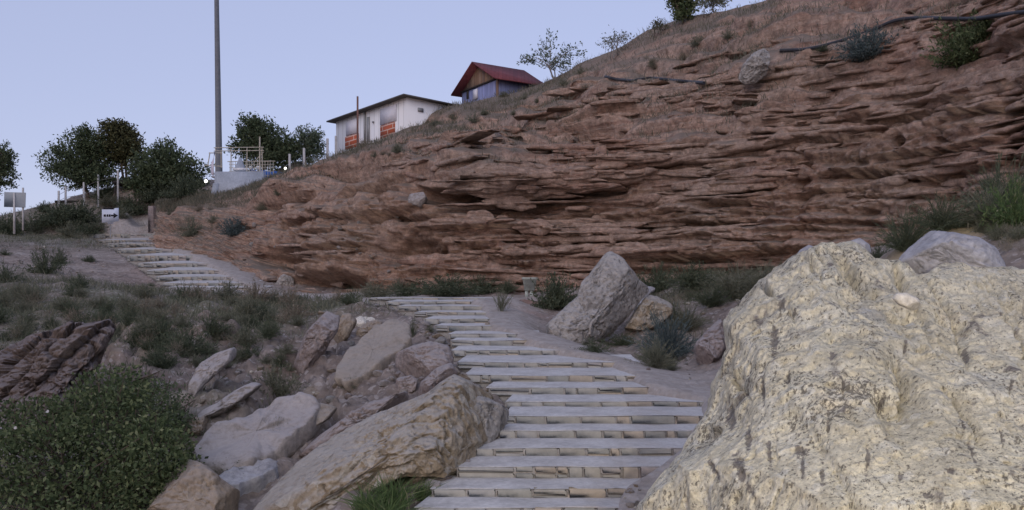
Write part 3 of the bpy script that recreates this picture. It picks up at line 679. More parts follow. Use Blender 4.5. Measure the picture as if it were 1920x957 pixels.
make_stairs(ST1, X1L, X1R, 'stone_staircase', 'near flight of wide stone steps winding between the boulders to the landing', 5, None)
make_stairs(ST2, X2L, X2R, 'stone_staircase', 'far flight of stone steps climbing the dusty slope below the arrow sign', 6, None)

# ------------------------------------------------------------------ rocks
def resample(poly, n):
    p = np.asarray(poly, float); q = np.concatenate([p, p[:1]]); s = np.concatenate([[0], np.cumsum(np.linalg.norm(np.diff(q, axis=0), axis=1))])
    t = np.linspace(0, s[-1], n, endpoint=False); return np.stack([np.interp(t, s, q[:, 0]), np.interp(t, s, q[:, 1])], 1)
def settle(p, c, Y, tilt, T, lift=0.0):
    """bed a rock into the slope behind it: Y None -> resting at its lower edge; tilt None -> leaning with the slope"""
    if Y is not None: return Y, tilt
    q = [(u, v) for u, v in resample(p, 40)]+[tuple(c)]; hs = [(u, v, hit(u, v)) for u, v in q]
    hs = np.array([(u-c[0], v-c[1], h[0].y) for u, v, h in hs if h is not None])
    if tilt is None:
        tilt = (.0, -np.median(hs[:, 2])/FPX*(1.5 if T == 0 else .9))
    vm = p[:, 1].max(); hh_ = np.ptp(p[:, 1]); low = p[p[:, 1] > vm-.3*hh_].mean(0); h = hit(low[0], vm-(.12*hh_ if T else 3))
    return h[0].y-tilt[1]*(vm-.12*hh_-c[1])-lift+T*.3, tilt
def rock(name, poly, Y, T, mat, label, cat='rock', group=None, tilt=(0, 0), res=(90, 60), amp=.06, lump=.15, planes=5, boxy=.75, back=1.0, seed=1, center=None, freq=1.0, extra=None, smooth=True, stain_shades=(), cuts=()):
    """closed rock: outline given at distance Y, half-thickness T towards the viewer and T*back behind; tilt = change of Y per pixel (du, dv)"""
    p = np.asarray(poly, float); c = np.asarray(center if center is not None else (p.min(0)+p.max(0))/2, float)
    if Y is None: vb_ = p[:, 1].max(); hb_ = np.ptp(p[:, 1]); p = p.copy(); p[:, 1] += .16*hb_*sstep(vb_-.4*hb_, vb_, p[:, 1])
    Y, tilt = settle(p, c, Y, tilt, T)
    pr = resample(p, 600); ang = np.arctan2(pr[:, 1]-c[1], pr[:, 0]-c[0]); R = np.hypot(*(pr-c).T)
    na, nf = res; th = np.linspace(-math.pi, math.pi, na, endpoint=False)
    o = np.argsort(ang); a_, r_ = ang[o], R[o]; a_ = np.concatenate([a_-2*math.pi, a_, a_+2*math.pi]); r_ = np.tile(r_, 3)
    Rt = np.interp(th, a_, r_); Rt = (np.roll(Rt, 1)+4*Rt+np.roll(Rt, -1))/6; Rt = Rt*(1+.014*noise(th*7, 0*th+seed, 0*th, 3)+.009*noise(th*21, 0*th+seed, 0*th, 4))
    ph = np.linspace(.004, math.pi-.004, nf); rho = np.sin(ph); dep = np.sign(np.cos(ph))*np.clip(1-rho**(2/boxy), 0, 1)**(boxy/2)
    uu = c[0]+rho[:, None]*Rt[None]*np.cos(th)[None]; vv = c[1]+rho[:, None]*Rt[None]*np.sin(th)[None]
    d = np.where(dep > 0, -dep*T, -dep*T*back)[:, None]
    YY = Y+tilt[0]*(uu-c[0])+tilt[1]*(vv-c[1])+d
    V = P(uu, vv, YY)
    base = P(c[0], c[1], Y)
    rr = np.random.default_rng(seed)
    size = max(np.ptp(p[:, 0]), np.ptp(p[:, 1]))*Y/FPX
    L = V-base
    fr = freq/size
    X = L*fr*3+seed*7.7
    for *n_, fr_ in cuts:
        n_ = np.array(n_)/np.linalg.norm(n_); h = L@n_; m = h.max()*fr_; L = L-np.maximum(h-m, 0)[..., None]*n_*.92
    if planes:
        for _ in range(planes):
            n_ = rr.normal(size=3); n_[1] = -abs(n_[1])*.8; n_ /= np.linalg.norm(n_)
            h = L@n_; m = h.max()*rr.uniform(.55, .85); L = L-np.maximum(h-m, 0)[..., None]*n_*.85
    Ru, Rv = np.ptp(p[:, 0])/2*Y/FPX, np.ptp(p[:, 1])/2*Y/FPX
    nn = np.stack([rho[:, None]*np.cos(th)/Ru, -dep[:, None]/max(T, .3*min(Ru, Rv))*np.ones_like(th), -rho[:, None]*np.sin(th)/Rv], -1); nn /= np.linalg.norm(nn, axis=-1)[..., None]+1e-9
    w1, w2, wc = worley(X[..., 0], X[..., 1], X[..., 2], seed)
    e = lump*size*(.5*fbm(X[..., 0]*.6, X[..., 1]*.6, X[..., 2]*.6, 3, seed)+.5*(wc-.5)*np.clip((w2-w1)*4, 0, 1))
    rdg = lambda f, sd_: .5-np.abs(noise(X[..., 0]*f, X[..., 1]*f, X[..., 2]*f, sd_))*1.7
    e = e+amp*size*(1.3*rdg(1.6, seed+3)+.8*rdg(3.5, seed+4)+.45*rdg(7.6, seed+6)+.25*rdg(16, seed+7))
    rg = np.clip(1-np.abs(fbm(X[..., 0]*1.7, X[..., 1]*1.7, X[..., 2]*2.6, 4, seed+5))*3.2, 0, 1)
    e = e-amp*size*1.3*rg**2
    prot = np.clip(np.abs(dep), .25, 1)[:, None]
    L = L+nn*(e*prot)[..., None]
    at_ = None
    if stain_shades:
        st_ = np.zeros_like(uu)
        for u_, v_, ru_, rv_ in stain_shades: st_ = np.maximum(st_, np.exp(-((uu-u_)/ru_)**2-((vv-v_)/rv_)**2)*(dep[:, None] > 0))
        at_ = {'stain_shade': np.concatenate([st_.ravel(), [0, 0]])}
    if extra is not None: L = extra(L, uu, vv, dep[:, None]*np.ones_like(uu), nn)
    Vf = np.concatenate([L.reshape(-1, 3), L[0].mean(0)[None], L[-1].mean(0)[None]])
    g = grid_faces(nf, na, True); k = np.arange(na); n0 = nf*na
    caps = [np.stack([np.full(na, n0), (k+1) % na, k], 1), np.stack([np.full(na, n0+1), (nf-1)*na+k, (nf-1)*na+(k+1) % na], 1)]
    return add(name, Vf+base, [g]+caps, mat, base=base, smooth=smooth, attrs=at_, label=label, cat=cat, group=group)
def slab(name, poly, Y, gY, thick, mat, label, cat='rock', seed=1, amp=.02, group=None, down=(0.15, .35, -1), lift=.12):
    """flat stone: the outline lies on a tilted plane, given thickness below it. gY = change of Y per pixel (du, dv)"""
    p = resample(poly, 110); c = p.mean(0); Y, gY = settle(p, c, Y, gY, 0, lift)
    n = len(p); rr = np.random.default_rng(seed)
    p = p+np.stack([noise(p[:, 0]*.05, p[:, 1]*.05, 0*p[:, 0], seed), noise(p[:, 0]*.05, p[:, 1]*.05, 0*p[:, 0]+9, seed)], 1)*4
    rings = [(0.0, 0, 0), (.3, 0, 0), (.6, 0, 0), (.85, 0, 0), (.955, .0, 0), (.99, .06, 0), (1.0, .22, 0), (1.0, .5, 0), (.985, .78, 0), (.94, .95, 0), (.8, 1, 0), (.4, 1, 0), (0.0, 1, 0)]
    base = P(c[0], c[1], Y); dn = np.asarray(down, float); dn /= np.linalg.norm(dn)
    V = []
    for s, t, _ in rings:
        q = c+(p-c)*max(s, .01); yy = Y+gY[0]*(q[:, 0]-c[0])+gY[1]*(q[:, 1]-c[1]); w = P(q[:, 0], q[:, 1], yy)-base
        w = w+dn*thick*t; nz_ = fbm(w[:, 0]*2.2, w[:, 1]*2.2, w[:, 2]*2.2+t, 4, seed)
        w = w+np.array([.3, -.5, .7])*(nz_*amp*6)[:, None]; V.append(w)
    V = np.array(V); return add(name, (V+base).reshape(-1, 3), [grid_faces(len(rings), n, True)], mat, base=base, smooth=True, label=label, cat=cat, group=group)

# the big pale boulder beside the bottom of the steps
STAIN_SHADES = [(1452,640,9,46),(1432,735,5,34),(1361,778,12,32),(1381,890,13,46),(1500,846,13,14),(1505,878,4,26),(1543,893,6,30),(1623,862,5,36),(1822,838,5,48),(1805,788,4,28),(1772,880,15,7),(1687,893,9,12),(1560,672,9,14),(1657,757,5,18),(1830,622,5,20),(1355,648,5,30),(1478,712,6,14),(1552,800,4,26),(1400,820,7,34),(1440,850,5,40),(1580,730,4,16),(1735,930,10,8),(1880,800,4,26),(1700,640,4,14),(1465,575,10,12),(1330,880,6,30),(1900,690,4,20)]  # dark purple stains, and the shade inside cracks painted as colour
def carve(L, uu, vv, dep, nn):
    X = L+np.array([40., 7., 3.])
    a, b_, c_ = X[..., 0], X[..., 1], X[..., 2]
    wx = .5*noise(a*.9, b_*.9, c_*.7, 3)
    o_ = 0*a; ac_ = a-.30*c_
    r1 = np.clip(1-np.abs(noise(ac_*1.9+.45*noise(a*2.1, o_, c_*1.1, 25), o_, c_*.22, 12)+.30*noise(a*5, o_, c_*1.6, 13))*6.5, 0, 1)*np.clip(.25+1.6*noise(a*.9, b_, c_*.8, 35), 0, 1)
    r2 = np.clip(1-np.abs(noise(ac_*5.2+.5*noise(a*3, o_, c_*2.2, 26), o_+b_*.3, c_*.7, 14)+.3*noise(a*12, b_*6, c_*4, 15))*5.5, 0, 1)*np.clip(.3+1.5*noise(a*1.2, b_, c_*.9, 27), 0, 1)
    rdg = lambda f, fz, sd_: .5-np.abs(noise(a*f, b_*f, c_*fz, sd_))*1.7
    hole = np.clip(noise(a*9, b_*9, c_*5.5, 17)-.30, 0, 1)*np.clip(noise(a*1.2, b_*1.2, c_*1.2, 18)+.45, 0, 1)
    w1, w2, wc = worley(ac_*1.5+.3*noise(a*2, o_, c_*1.6, 28), o_, c_*.55+.35*a, 29)
    d = -.24*r1**1.8-.085*r2**1.6-.20*hole+.10*(wc-.5)*np.clip((w2-w1)*14, 0, 1)
    d = d+.09*rdg(1.4, .75, 31)+.055*rdg(3.1, 1.5, 32)+.030*rdg(6.8, 3.4, 33)+.016*rdg(15, 8, 34)
    for u_, v_, ru, rv, dd in [(1700,580,26,9,.16)]+[(q[0], q[1], q[2]*.8, q[3], .028) for q in STAIN_SHADES]:
        d = d-dd*np.exp(-((uu-u_)/ru)**2-((vv-v_)/rv)**2)*(dep > 0)
    return L+nn*(d*np.clip(np.abs(dep)*2.5, .5, 1))[..., None]
BOULDER = [(1120,1180),(1150,1040),(1190,990),(1204,945),(1226,908),(1260,868),(1286,830),(1314,795),(1328,762),(1336,722),(1354,692),(1362,650),(1356,602),(1382,568),(1422,532),(1470,502),(1500,482),(1545,466),(1598,460),(1622,474),(1640,492),(1700,503),(1722,522),(1760,505),(1800,494),(1855,500),(1900,508),(1960,520),(2080,560),(2200,640),(2320,800),(2380,1000),(2360,1180),(2100,1260),(1700,1280),(1300,1260)]
boulder = rock('boulder', BOULDER, 7.6, 1.7, M['boulder'], 'huge pale yellow pitted boulder filling the lower right beside the steps', 'boulder', tilt=(-.0009, -.0042), res=(1080, 560), amp=.0, lump=.0, planes=0, boxy=.72, back=.9, seed=3, center=(1700, 880), cuts=[(-.25, -.9, .3, .78), (-.85, -.45, .25, .72), (.1, -.45, .9, .80), (.5, -.8, .2, .8)], extra=carve, stain_shades=STAIN_SHADES)

firm(rock('boulder', [(1002,646),(1018,616),(1045,590),(1083,556),(1090,530),(1108,510),(1122,492),(1140,470),(1152,474),(1168,484),(1185,505),(1200,527),(1224,542),(1204,562),(1188,582),(1172,612),(1150,630),(1110,645),(1060,656),(1010,660)], 20.9, .7, M['conglo'], 'grey pointed boulder leaning up right of the upper steps', 'boulder', tilt=(.002, -.006), res=(150, 80), amp=.022, lump=.05, planes=6, boxy=.5, seed=12, center=(1108, 596)))
slab('rock_slab', [(1146,535),(1170,531),(1200,533),(1226,541),(1210,556),(1192,574),(1180,588),(1160,582),(1150,565),(1143,548)], None, None, .12, M['blue_grey'], 'smooth grey stone face on the right shoulder of the pointed boulder', seed=4, lift=.06)
rock('rock', [(1166,615),(1190,585),(1215,552),(1240,545),(1262,562),(1262,590),(1240,606),(1205,615),(1180,628)], None, .4, M['ridge'], 'ochre brown rock tucked under the right side of the pointed boulder', res=(80, 50), amp=.03, lump=.12, seed=14, tilt=(0, -.004))
# lower left ridge and debris
firm(rock('rock_outcrop', [(430,975),(455,930),(500,892),(535,852),(575,835),(620,815),(682,790),(740,766),(800,738),(830,715),(852,702),(880,716),(928,744),(966,772),(957,808),(905,836),(890,865),(832,896),(760,890),(702,908),(662,940),(640,990),(560,1010)], None, .75, M['ridge'], 'long ochre and grey rock ridge running down beside the lowest steps', 'rock', tilt=(.0012, -.0075), res=(360, 170), amp=.016, lump=.045, planes=0, boxy=.62, seed=21, center=(730, 842), freq=1.7, cuts=[(.35, -.85, -.05, .42), (-.42, -.25, .85, .40), (.8, -.3, .3, .6), (-.1, -.9, .5, .6)]))
rock('rock', [(800,800),(830,765),(860,745),(900,740),(940,760),(966,775),(955,808),(905,836),(860,840),(820,830)], None, .42, M['conglo'], 'knobbly grey lump on the end of the ochre ridge by the steps', res=(120, 70), amp=.03, lump=.10, seed=23, planes=4, tilt=None)
rock('rock_outcrop', [(555,838),(600,812),(640,788),(690,757),(735,742),(772,730),(788,748),(760,768),(700,790),(640,822),(590,845)], None, .4, M['purple'], 'mauve grey bedded rock strip along the top of the ochre ridge', res=(150, 60), amp=.025, lump=.09, seed=25, freq=2, tilt=(.001, -.004))
rock('boulder', [(250,975),(282,930),(318,890),(350,861),(372,866),(392,878),(425,905),(455,925),(462,975),(400,1000),(300,1000)], None, .45, M['brown'], 'brown wedge shaped boulder at the bottom edge beside the leafy bush', 'boulder', res=(140, 80), amp=.018, lump=.07, planes=7, boxy=.55, seed=27, tilt=(0, -.004))
firm(slab('rock_slab', [(625,706),(640,668),(668,640),(702,610),(746,596),(767,604),(771,632),(752,655),(728,668),(702,690),(668,712),(642,716)], None, None, .26, M['slab'], 'large flat tilted stone slab lying left of the middle steps', seed=31, amp=.014))
firm(slab('rock_slab', [(362,838),(380,815),(402,796),(470,772),(520,748),(562,735),(604,752),(586,780),(562,802),(505,850),(470,868),(420,882),(375,872)], None, None, .3, M['grey'], 'broad smooth grey slab between the leafy bush and the ochre ridge', seed=32, amp=.024))
rock('rock', [(553,797),(562,776),(602,756),(634,764),(630,786),(600,800),(574,806)], None, .22, M['slab'], 'angular block with dark end face resting on the smooth grey slab', seed=33, res=(70, 46), planes=7, boxy=.5, amp=.015, lump=.06, tilt=None)
rock('rock', [(496,800),(520,784),(552,792),(562,808),(540,824),(508,822)], None, .18, M['slab'], 'small rounded tan stone at the right edge of the grey slab', seed=34, res=(60, 40), amp=.015, lump=.08, tilt=None)
slab('rock_slab', [(404,893),(440,876),(482,862),(522,858),(516,878),(478,900),(438,914),(412,910)], None, None, .2, M['blue_grey'], 'low pale grey slab between the brown wedge boulder and the ridge', seed=35)
rock('rock', [(332,728),(348,700),(378,680),(404,664),(442,650),(448,664),(424,688),(396,708),(358,736)], None, .22, M['grey'], 'striped grey rock on the slope above the leafy bush', seed=36, res=(90, 50), amp=.03, lump=.10, planes=6, tilt=None)
rock('rock', [(352,790),(380,766),(408,756),(440,732),(474,716),(494,722),(470,750),(430,774),(392,790)], None, .25, M['grey'], 'flaky grey rock just above the smooth grey slab', seed=37, res=(90, 50), amp=.03, lump=.10, planes=6, tilt=None)
rock('rock', [(338,802),(356,784),(388,780),(398,794),(378,812),(350,818)], None, .2, M['brown'], 'dark rounded rock at the upper edge of the leafy bush', seed=38, res=(60, 40), lump=.1, tilt=None)
slab('rock_slab', [(560,741),(596,718),(632,704),(637,715),(604,734),(572,748)], None, None, .12, M['brown'], 'thin brown slab edge under the large tilted slab', seed=39)
rock('rock', [(730,686),(740,664),(772,648),(806,640),(842,648),(852,672),(846,692),(806,708),(760,706)], None, .42, M['purple'], 'rounded mauve rock between the tilted slab and the steps', seed=40, res=(110, 64), amp=.025, lump=.10, planes=3, tilt=None)
rock('rock', [(778,742),(790,716),(820,690),(846,680),(860,700),(850,718),(826,735),(800,752)], None, .4, M['purple'], 'mauve cracked rock against the left edge of the steps', seed=41, res=(90, 54), amp=.03, lump=.1, tilt=None)
rock('rock', [(740,728),(744,710),(772,704),(784,714),(778,730),(756,736)], None, .2, M['purple'], 'small mauve stone below the rounded mauve rock', seed=42, res=(60, 40), tilt=None)
rock('rock', [(618,646),(630,612),(640,588),(658,588),(670,602),(656,628),(640,648)], None, .3, M['brown'], 'upright brown rock standing behind the tilted slab', seed=43, res=(70, 46), planes=7, boxy=.55, amp=.02, tilt=(0, -.004))
rock('rock_outcrop', [(545,668),(560,628),(578,600),(610,580),(640,590),(632,624),(612,650),(596,690),(566,692)], None, .4, M['purple'], 'mauve grey outcrop among weeds left of the upright brown rock', seed=44, res=(100, 60), amp=.03, lump=.1, tilt=(0, -.004))
rock('rock', [(664,625),(684,606),(706,600),(720,606),(700,624),(676,640)], None, .2, M['brown'], 'reddish stone wedged above the tilted slab', seed=45, res=(60, 40), tilt=None)
slab('rock_slab', [(664,602),(676,594),(698,592),(706,600),(690,607),(670,608)], None, None, .1, M['white_stone'], 'small pale flat stone near the top of the rubble', seed=46)
# tilted dark beds at the left
def bedded(L, uu, vv, dep, nn):
    q = (L[..., 0]*.86-L[..., 2]*.5+.10*noise(L[..., 0]*2, L[..., 1]*2, L[..., 2]*2, 5))/.36; t = q-np.floor(q); hh = noise(np.floor(q)*7.7, L[..., 2]*.8+L[..., 0]*.5, 0*q, 6)
    cr = np.clip(1-np.abs(noise(L[..., 0]*2+np.floor(q)*3.3, L[..., 1]*2, L[..., 2]*2.6, 8))*7, 0, 1)
    return L+nn*(.30*hh-.26*np.exp(-t*5)-.12*cr)[..., None]*np.clip(np.abs(dep)*2, .3, 1)[..., None]
rock('rock_outcrop', [(-70,800),(-70,690),(-10,662),(30,642),(62,624),(100,618),(132,604),(170,606),(208,597),(218,618),(200,652),(186,690),(158,715),(140,745),(100,765),(60,800)], None, .7, M['dark_rock'], 'dark red outcrop of steeply tilted rock beds above the leafy bush', 'rock', seed=50, res=(260, 150), amp=.018, lump=.05, planes=0, boxy=.6, tilt=None, extra=bedded, freq=2.5)
# right hand boulders
rock('boulder', [(1470,520),(1480,494),(1500,468),(1528,452),(1548,460),(1540,490),(1520,520),(1495,535)], 9.6, .22, M['blue_grey'], 'blue grey rock peeping over the left shoulder of the pale boulder', 'boulder', seed=60, res=(70, 46), amp=.02, lump=.06)
rock('boulder', [(1584,470),(1594,452),(1612,446),(1630,454),(1634,474),(1610,484)], 10.5, .16, M['blue_grey'], 'small round blue grey stone behind the top of the pale boulder', 'boulder', seed=61, res=(60, 40), amp=.015, lump=.05)
rock('boulder', [(1676,510),(1690,480),(1716,452),(1746,432),(1790,436),(1836,446),(1868,466),(1886,500),(1880,540),(1820,560),(1740,560),(1690,540)], 9.4, .42, M['blue_grey'], 'large blue grey boulder with yellow rim behind the pale boulder', 'boulder', seed=62, res=(150, 80), amp=.018, lump=.06, planes=5, boxy=.62)
rock('rock', [(1384,150),(1392,122),(1412,100),(1436,88),(1462,94),(1458,116),(1440,138),(1418,156),(1398,160)], 31.6, .5, M['conglo'], 'grey tilted block stuck high on the red cliff below the black pipe', seed=63, res=(80, 50), amp=.03, lump=.08, planes=6)
h_ = hit(780, 378)
rock('rock', [(760,388),(768,364),(794,360),(803,376),(792,391)], h_[0].y-.1, .35, M['grey'], 'square grey block lodged in the left part of the red cliff', seed=64, res=(50, 34), boxy=.5, amp=.015)
h_ = hit(535, 528)
rock('rock', [(510,540),(516,522),(532,514),(550,520),(552,536),(530,544)], h_[0].y-.2, .3, M['conglo'], 'whitish crumbly stone at the foot of the red cliff by the far steps', seed=65, res=(50, 34), amp=.04)
# the stone lying on the pale boulder
h_ = hit(1700, 572, (boulder,))
yb = h_[0].y if h_ else 6.6
rock('stone', [(1672,560),(1680,550),(1700,549),(1722,560),(1728,572),(1718,586),(1702,580),(1684,572)], yb-.03, .07, M['white_stone'], 'smooth pale stone lying on the big pale boulder', 'stone', seed=66, res=(70, 44), amp=.008, lump=.04, planes=2)
# slopes' loose rocks right of the steps
rock('rock', [(1290,665),(1306,640),(1336,610),(1362,588),(1372,600),(1366,640),(1345,672),(1318,690)], None, .35, M['purple'], 'mauve layered rock between the grey bush and the pale boulder', seed=67, res=(90, 54), amp=.03, lump=.1, tilt=None)

# rubble: a few stone shapes copied about
def stone_mesh(seed, mat):
    rr = np.random.default_rng(seed); na, nf = 18, 11
    th = np.arange(na)*2*math.pi/na; ph = np.linspace(.05, math.pi-.05, nf)
    D_ = np.stack([np.sin(ph)[:, None]*np.cos(th), np.sin(ph)[:, None]*np.sin(th), np.cos(ph)[:, None]*np.ones(na)], -1)
    L = D_*np.array([1, rr.uniform(.6, .95), rr.uniform(.45, .8)])
    for _ in range(9):
        n_ = rr.normal(size=3); n_ /= np.linalg.norm(n_); h = L@n_; m = h.max()*rr.uniform(.6, .9); L = L-np.maximum(h-m, 0)[..., None]*n_
    L = L*(1+.10*fbm(D_[..., 0]*2.5, D_[..., 1]*2.5, D_[..., 2]*2.5+seed, 3, seed))[..., None]
    me = raw_mesh('stone', L.reshape(-1, 3), [grid_faces(nf, na, True), np.array([list(range(na))]), np.array([list(range((nf-1)*na, nf*na))[::-1]])], False)
    me.materials.append(mat); return me
SM = [stone_mesh(200+k, M[m]) for k, m in enumerate(['grey', 'slab', 'purple', 'brown', 'conglo', 'white_stone', 'grey', 'purple'])]
def scatter_stones(n, fu, rng_px, label, group, cat='stone', seed=1, kinds=None):
    r = random.Random(seed); made = 0; tries = 0
    while made < n and tries < n*12:
        tries += 1
        u, v = fu(r); h = hit(u, v)
        if h is None: continue
        p = h[0]; s = r.uniform(*rng_px)**1.0*p.y/FPX/2
        if s > .45: continue
        o = bpy.data.objects.new('rubble_stone', SM[r.choice(kinds or range(len(SM)))]); COL.objects.link(o)
        o.location = (p.x, p.y, p.z+s*.15); o.scale = (s*r.uniform(.8, 1.3), s*r.uniform(.8, 1.2), s*r.uniform(.7, 1.1)); o.rotation_euler = (r.uniform(-.5, .5), r.uniform(-.5, .5), r.uniform(0, 6.3))
        tag(o, label, cat, group); made += 1
def poly_pick(pl):
    pl = np.asarray(pl, float); lo, hi = pl.min(0), pl.max(0)
    def f(r):
        for _ in range(50):
            u, v = r.uniform(lo[0], hi[0]), r.uniform(lo[1], hi[1]); ins = False
            for (x1, y1), (x2, y2) in zip(pl, np.roll(pl, -1, 0)):
                if (y1 > v) != (y2 > v) and u < (x2-x1)*(v-y1)/(y2-y1)+x1: ins = not ins
            if ins: return u, v
        return u, v
    return f
scatter_stones(44, poly_pick([(690,575),(740,572),(800,615),(850,640),(845,680),(800,640),(770,600)]), (4, 15), 'small angular stone in the rubble heap along the left edge of the upper steps', 'rubble beside the upper steps', seed=1)
scatter_stones(48, poly_pick([(640,640),(780,640),(850,690),(860,720),(700,770),(560,800),(480,760),(600,700)]), (5, 24), 'loose grey stone in the debris around the tilted slab', 'debris around the tilted slab', seed=2)
scatter_stones(40, poly_pick([(330,620),(600,580),(640,640),(500,760),(400,780),(330,720)]), (4, 20), 'grey stone scattered on the weedy slope above the slabs', 'stones on the weedy slope', seed=3)
scatter_stones(24, poly_pick([(1140,905),(1200,890),(1200,960),(1130,960)]), (5, 22), 'rubble stone lying at the right end of the lowest steps', 'rubble right of the lowest steps', seed=4)
scatter_stones(28, poly_pick([(1180,690),(1310,720),(1330,660),(1260,560),(1400,560),(1380,640)]), (3, 12), 'small stone on the dirt bank right of the steps', 'stones on the right bank', seed=5)
scatter_stones(26, poly_pick([(440,420),(700,330),(820,480),(760,540),(480,530)]), (4, 14), 'small stone stuck in the crumbling left end of the red cliff', 'stones in the crumbling cliff end', seed=6, kinds=[0, 1, 3, 4])
scatter_stones(24, poly_pick([(0,460),(140,450),(300,545),(100,545),(0,540)]), (3, 9), 'small stone on the pale dirt mound left of the far steps', 'stones on the dirt mound', seed=7)
scatter_stones(10, poly_pick([(700,556),(920,556),(920,566),(700,570)]), (3, 7), 'pebble on the top step of the near flight', 'pebbles on the top step', seed=8)
r_ = random.Random(21)
for i in range(3, len(R1)-1):
    for q_ in range(3):
        s_ = r_.uniform(.07, .17); xx = X1L[i]-r_.uniform(-.02, .28); yy = ST1[i, 0]+r_.uniform(-.1, .5); g = drop(xx, yy, objs=(ground,))
        o = bpy.data.objects.new('rubble_stone', SM[r_.choice((0, 1, 2, 3, 4, 7))]); COL.objects.link(o); o.location = (xx, yy, g.z+s_*.2); o.scale = (s_*1.2, s_, s_*.8); o.rotation_euler = (r_.uniform(-.5, .5), r_.uniform(-.5, .5), r_.uniform(0, 6.3))
        tag(o, 'grey stone packed against the left ends of the near steps', 'stone', 'stones packed along the near steps')
scatter_stones(1, lambda r: (915, 612), (20, 22), 'single brown block lying at the right end of an upper step', None, seed=9, kinds=[3])
scatter_stones(1, lambda r: (165, 436), (15, 16), 'squared pale block at the top left corner of the far steps', None, seed=10, kinds=[5])

# ------------------------------------------------------------------ buildings and small structures on the hill
def unit(a): a = np.asarray(a, float); return a/np.linalg.norm(a)
class Wall:
    """a vertical wall plane from A to B (x, y); maps photo pixels and metres on it to points"""
    def __init__(s, A, B): s.A = np.array([*A]); s.d = unit(np.array(B)-s.A); s.n = np.array([s.d[1], -s.d[0]]); s.len = float(np.linalg.norm(np.array(B)-s.A))
    def s_at(s, u):
        k = (u-960)/FPX; return (k*s.A[1]-s.A[0])/(s.d[0]-k*s.d[1])
    def z_at(s, u, v):
        q = s.A+s.d*s.s_at(u); return Z0+(HOR-v)*q[1]/FPX
    def R(s): return np.array([[s.d[0], s.d[1], 0], [s.n[0], s.n[1], 0], [0, 0, 1.]])
    def pt(s, t, off, z): q = s.A+s.d*t+s.n*off; return np.array([q[0], q[1], z])
def panel(w, mb, u0, u1, v0, v1, off, th, b=0.0):
    t0, t1 = w.s_at(u0), w.s_at(u1); um = (u0+u1)/2; z1, z0 = w.z_at(um, v0), w.z_at(um, v1)
    mb.box(w.pt((t0+t1)/2, off, (z0+z1)/2), (abs(t1-t0), th, abs(z1-z0)), w.R(), b); return t0, t1, z0, z1
def board_mat(name, cols, width, axis=(1, 0, 0), rough=.8, wear=.8):
    n = N(name, rough)
    d = n.new('VectorMath', operation='DOT_PRODUCT'); n.lk(n.tc.outputs['Object'], d.inputs[0]); d.inputs[1].default_value = axis
    k = n.math('DIVIDE', d.outputs['Value'], width); cell = n.math('FLOOR', k); fr = n.math('FRACT', k)
    wn_ = n.new('TexWhiteNoise', noise_dimensions='1D'); n.lk(cell, wn_.inputs['W'])
    c = n.ramp(wn_.outputs['Value'], [(i/(len(cols)-1), q) for i, q in enumerate(cols)])
    c = n.mix(c, n.ramp(n.noise(1.0, 5, .6, n.mapv((4, 4, .6))), [(.3, .7), (.7, 1.2)]), wear, 'MULTIPLY')
    gap = n.ramp(fr, [(0, 0.35), (.06, 1.0), (.94, 1.0), (1, 0.35)]); c = n.mix(c, gap, .8, 'MULTIPLY'); n.col(c)
    n.bump(gap, .4, .02); return n.m
M['white'] = flat_mat('white_sheet', (.74, .75, .76), .6, .05, 1.5); M['dark_roof'] = flat_mat('dark_roof_edge', (.10, .095, .095), .8)
M['soffit'] = flat_mat('grey_soffit', (.30, .29, .29), .85); M['glass'] = flat_mat('window_glass', (.72, .75, .79), .9, .03, 2); M['glass_dark'] = flat_mat('dark_glass', (.06, .065, .075), .15)
M['galv'] = flat_mat('galvanised_steel', (.30, .31, .32), .55, .08, .8, .3); M['concrete'] = flat_mat('grey_concrete', (.38, .42, .48), .9, .12, 1.2)
M['mast'] = flat_mat('dull_mast_steel', (.16, .17, .19), .6, .10, .7)
M['rust'] = flat_mat('rusty_steel', (.22, .12, .10), .8); M['post'] = flat_mat('pale_post', (.50, .49, .48), .8); M['wire'] = flat_mat('thin_wire', (.2, .2, .2), .6)
M['red_roof'] = board_mat('red_roof_sheets', [(.155, .045, .055), (.185, .052, .06), (.165, .048, .056)], .22); M['fascia'] = flat_mat('pale_fascia', (.66, .66, .72), .7, .06)
M['dark_wood'] = flat_mat('dark_timber', (.05, .042, .038), .85)
M['black_pipe'] = flat_mat('black_hose', (.035, .036, .045), .5, .1, 2); M['tarp'] = flat_mat('blue_tarpaulin', (.035, .13, .42), .6, .15, 1.5)
M['bin'] = flat_mat('pale_green_metal', (.50, .56, .52), .6, .2, 4); M['banner'] = flat_mat('pale_banner', (.60, .57, .66), .8, .08, 1.0)
M['sign_white'] = flat_mat('white_board', (.60, .66, .78), .6, .05, 3); M['sign_black'] = flat_mat('black_paint', (.02, .02, .024), .7); M['sign_grey'] = flat_mat('grey_board_back', (.34, .36, .37), .7, .06, 2)
M['rail'] = flat_mat('cream_railing', (.46, .43, .36), .7, .1, 3); M['stone_wall'] = rock_mat('mauve_wall_stone', (.19, .15, .14), (.27, .22, .205), (.33, .28, .26), 1.6, bump=.9)
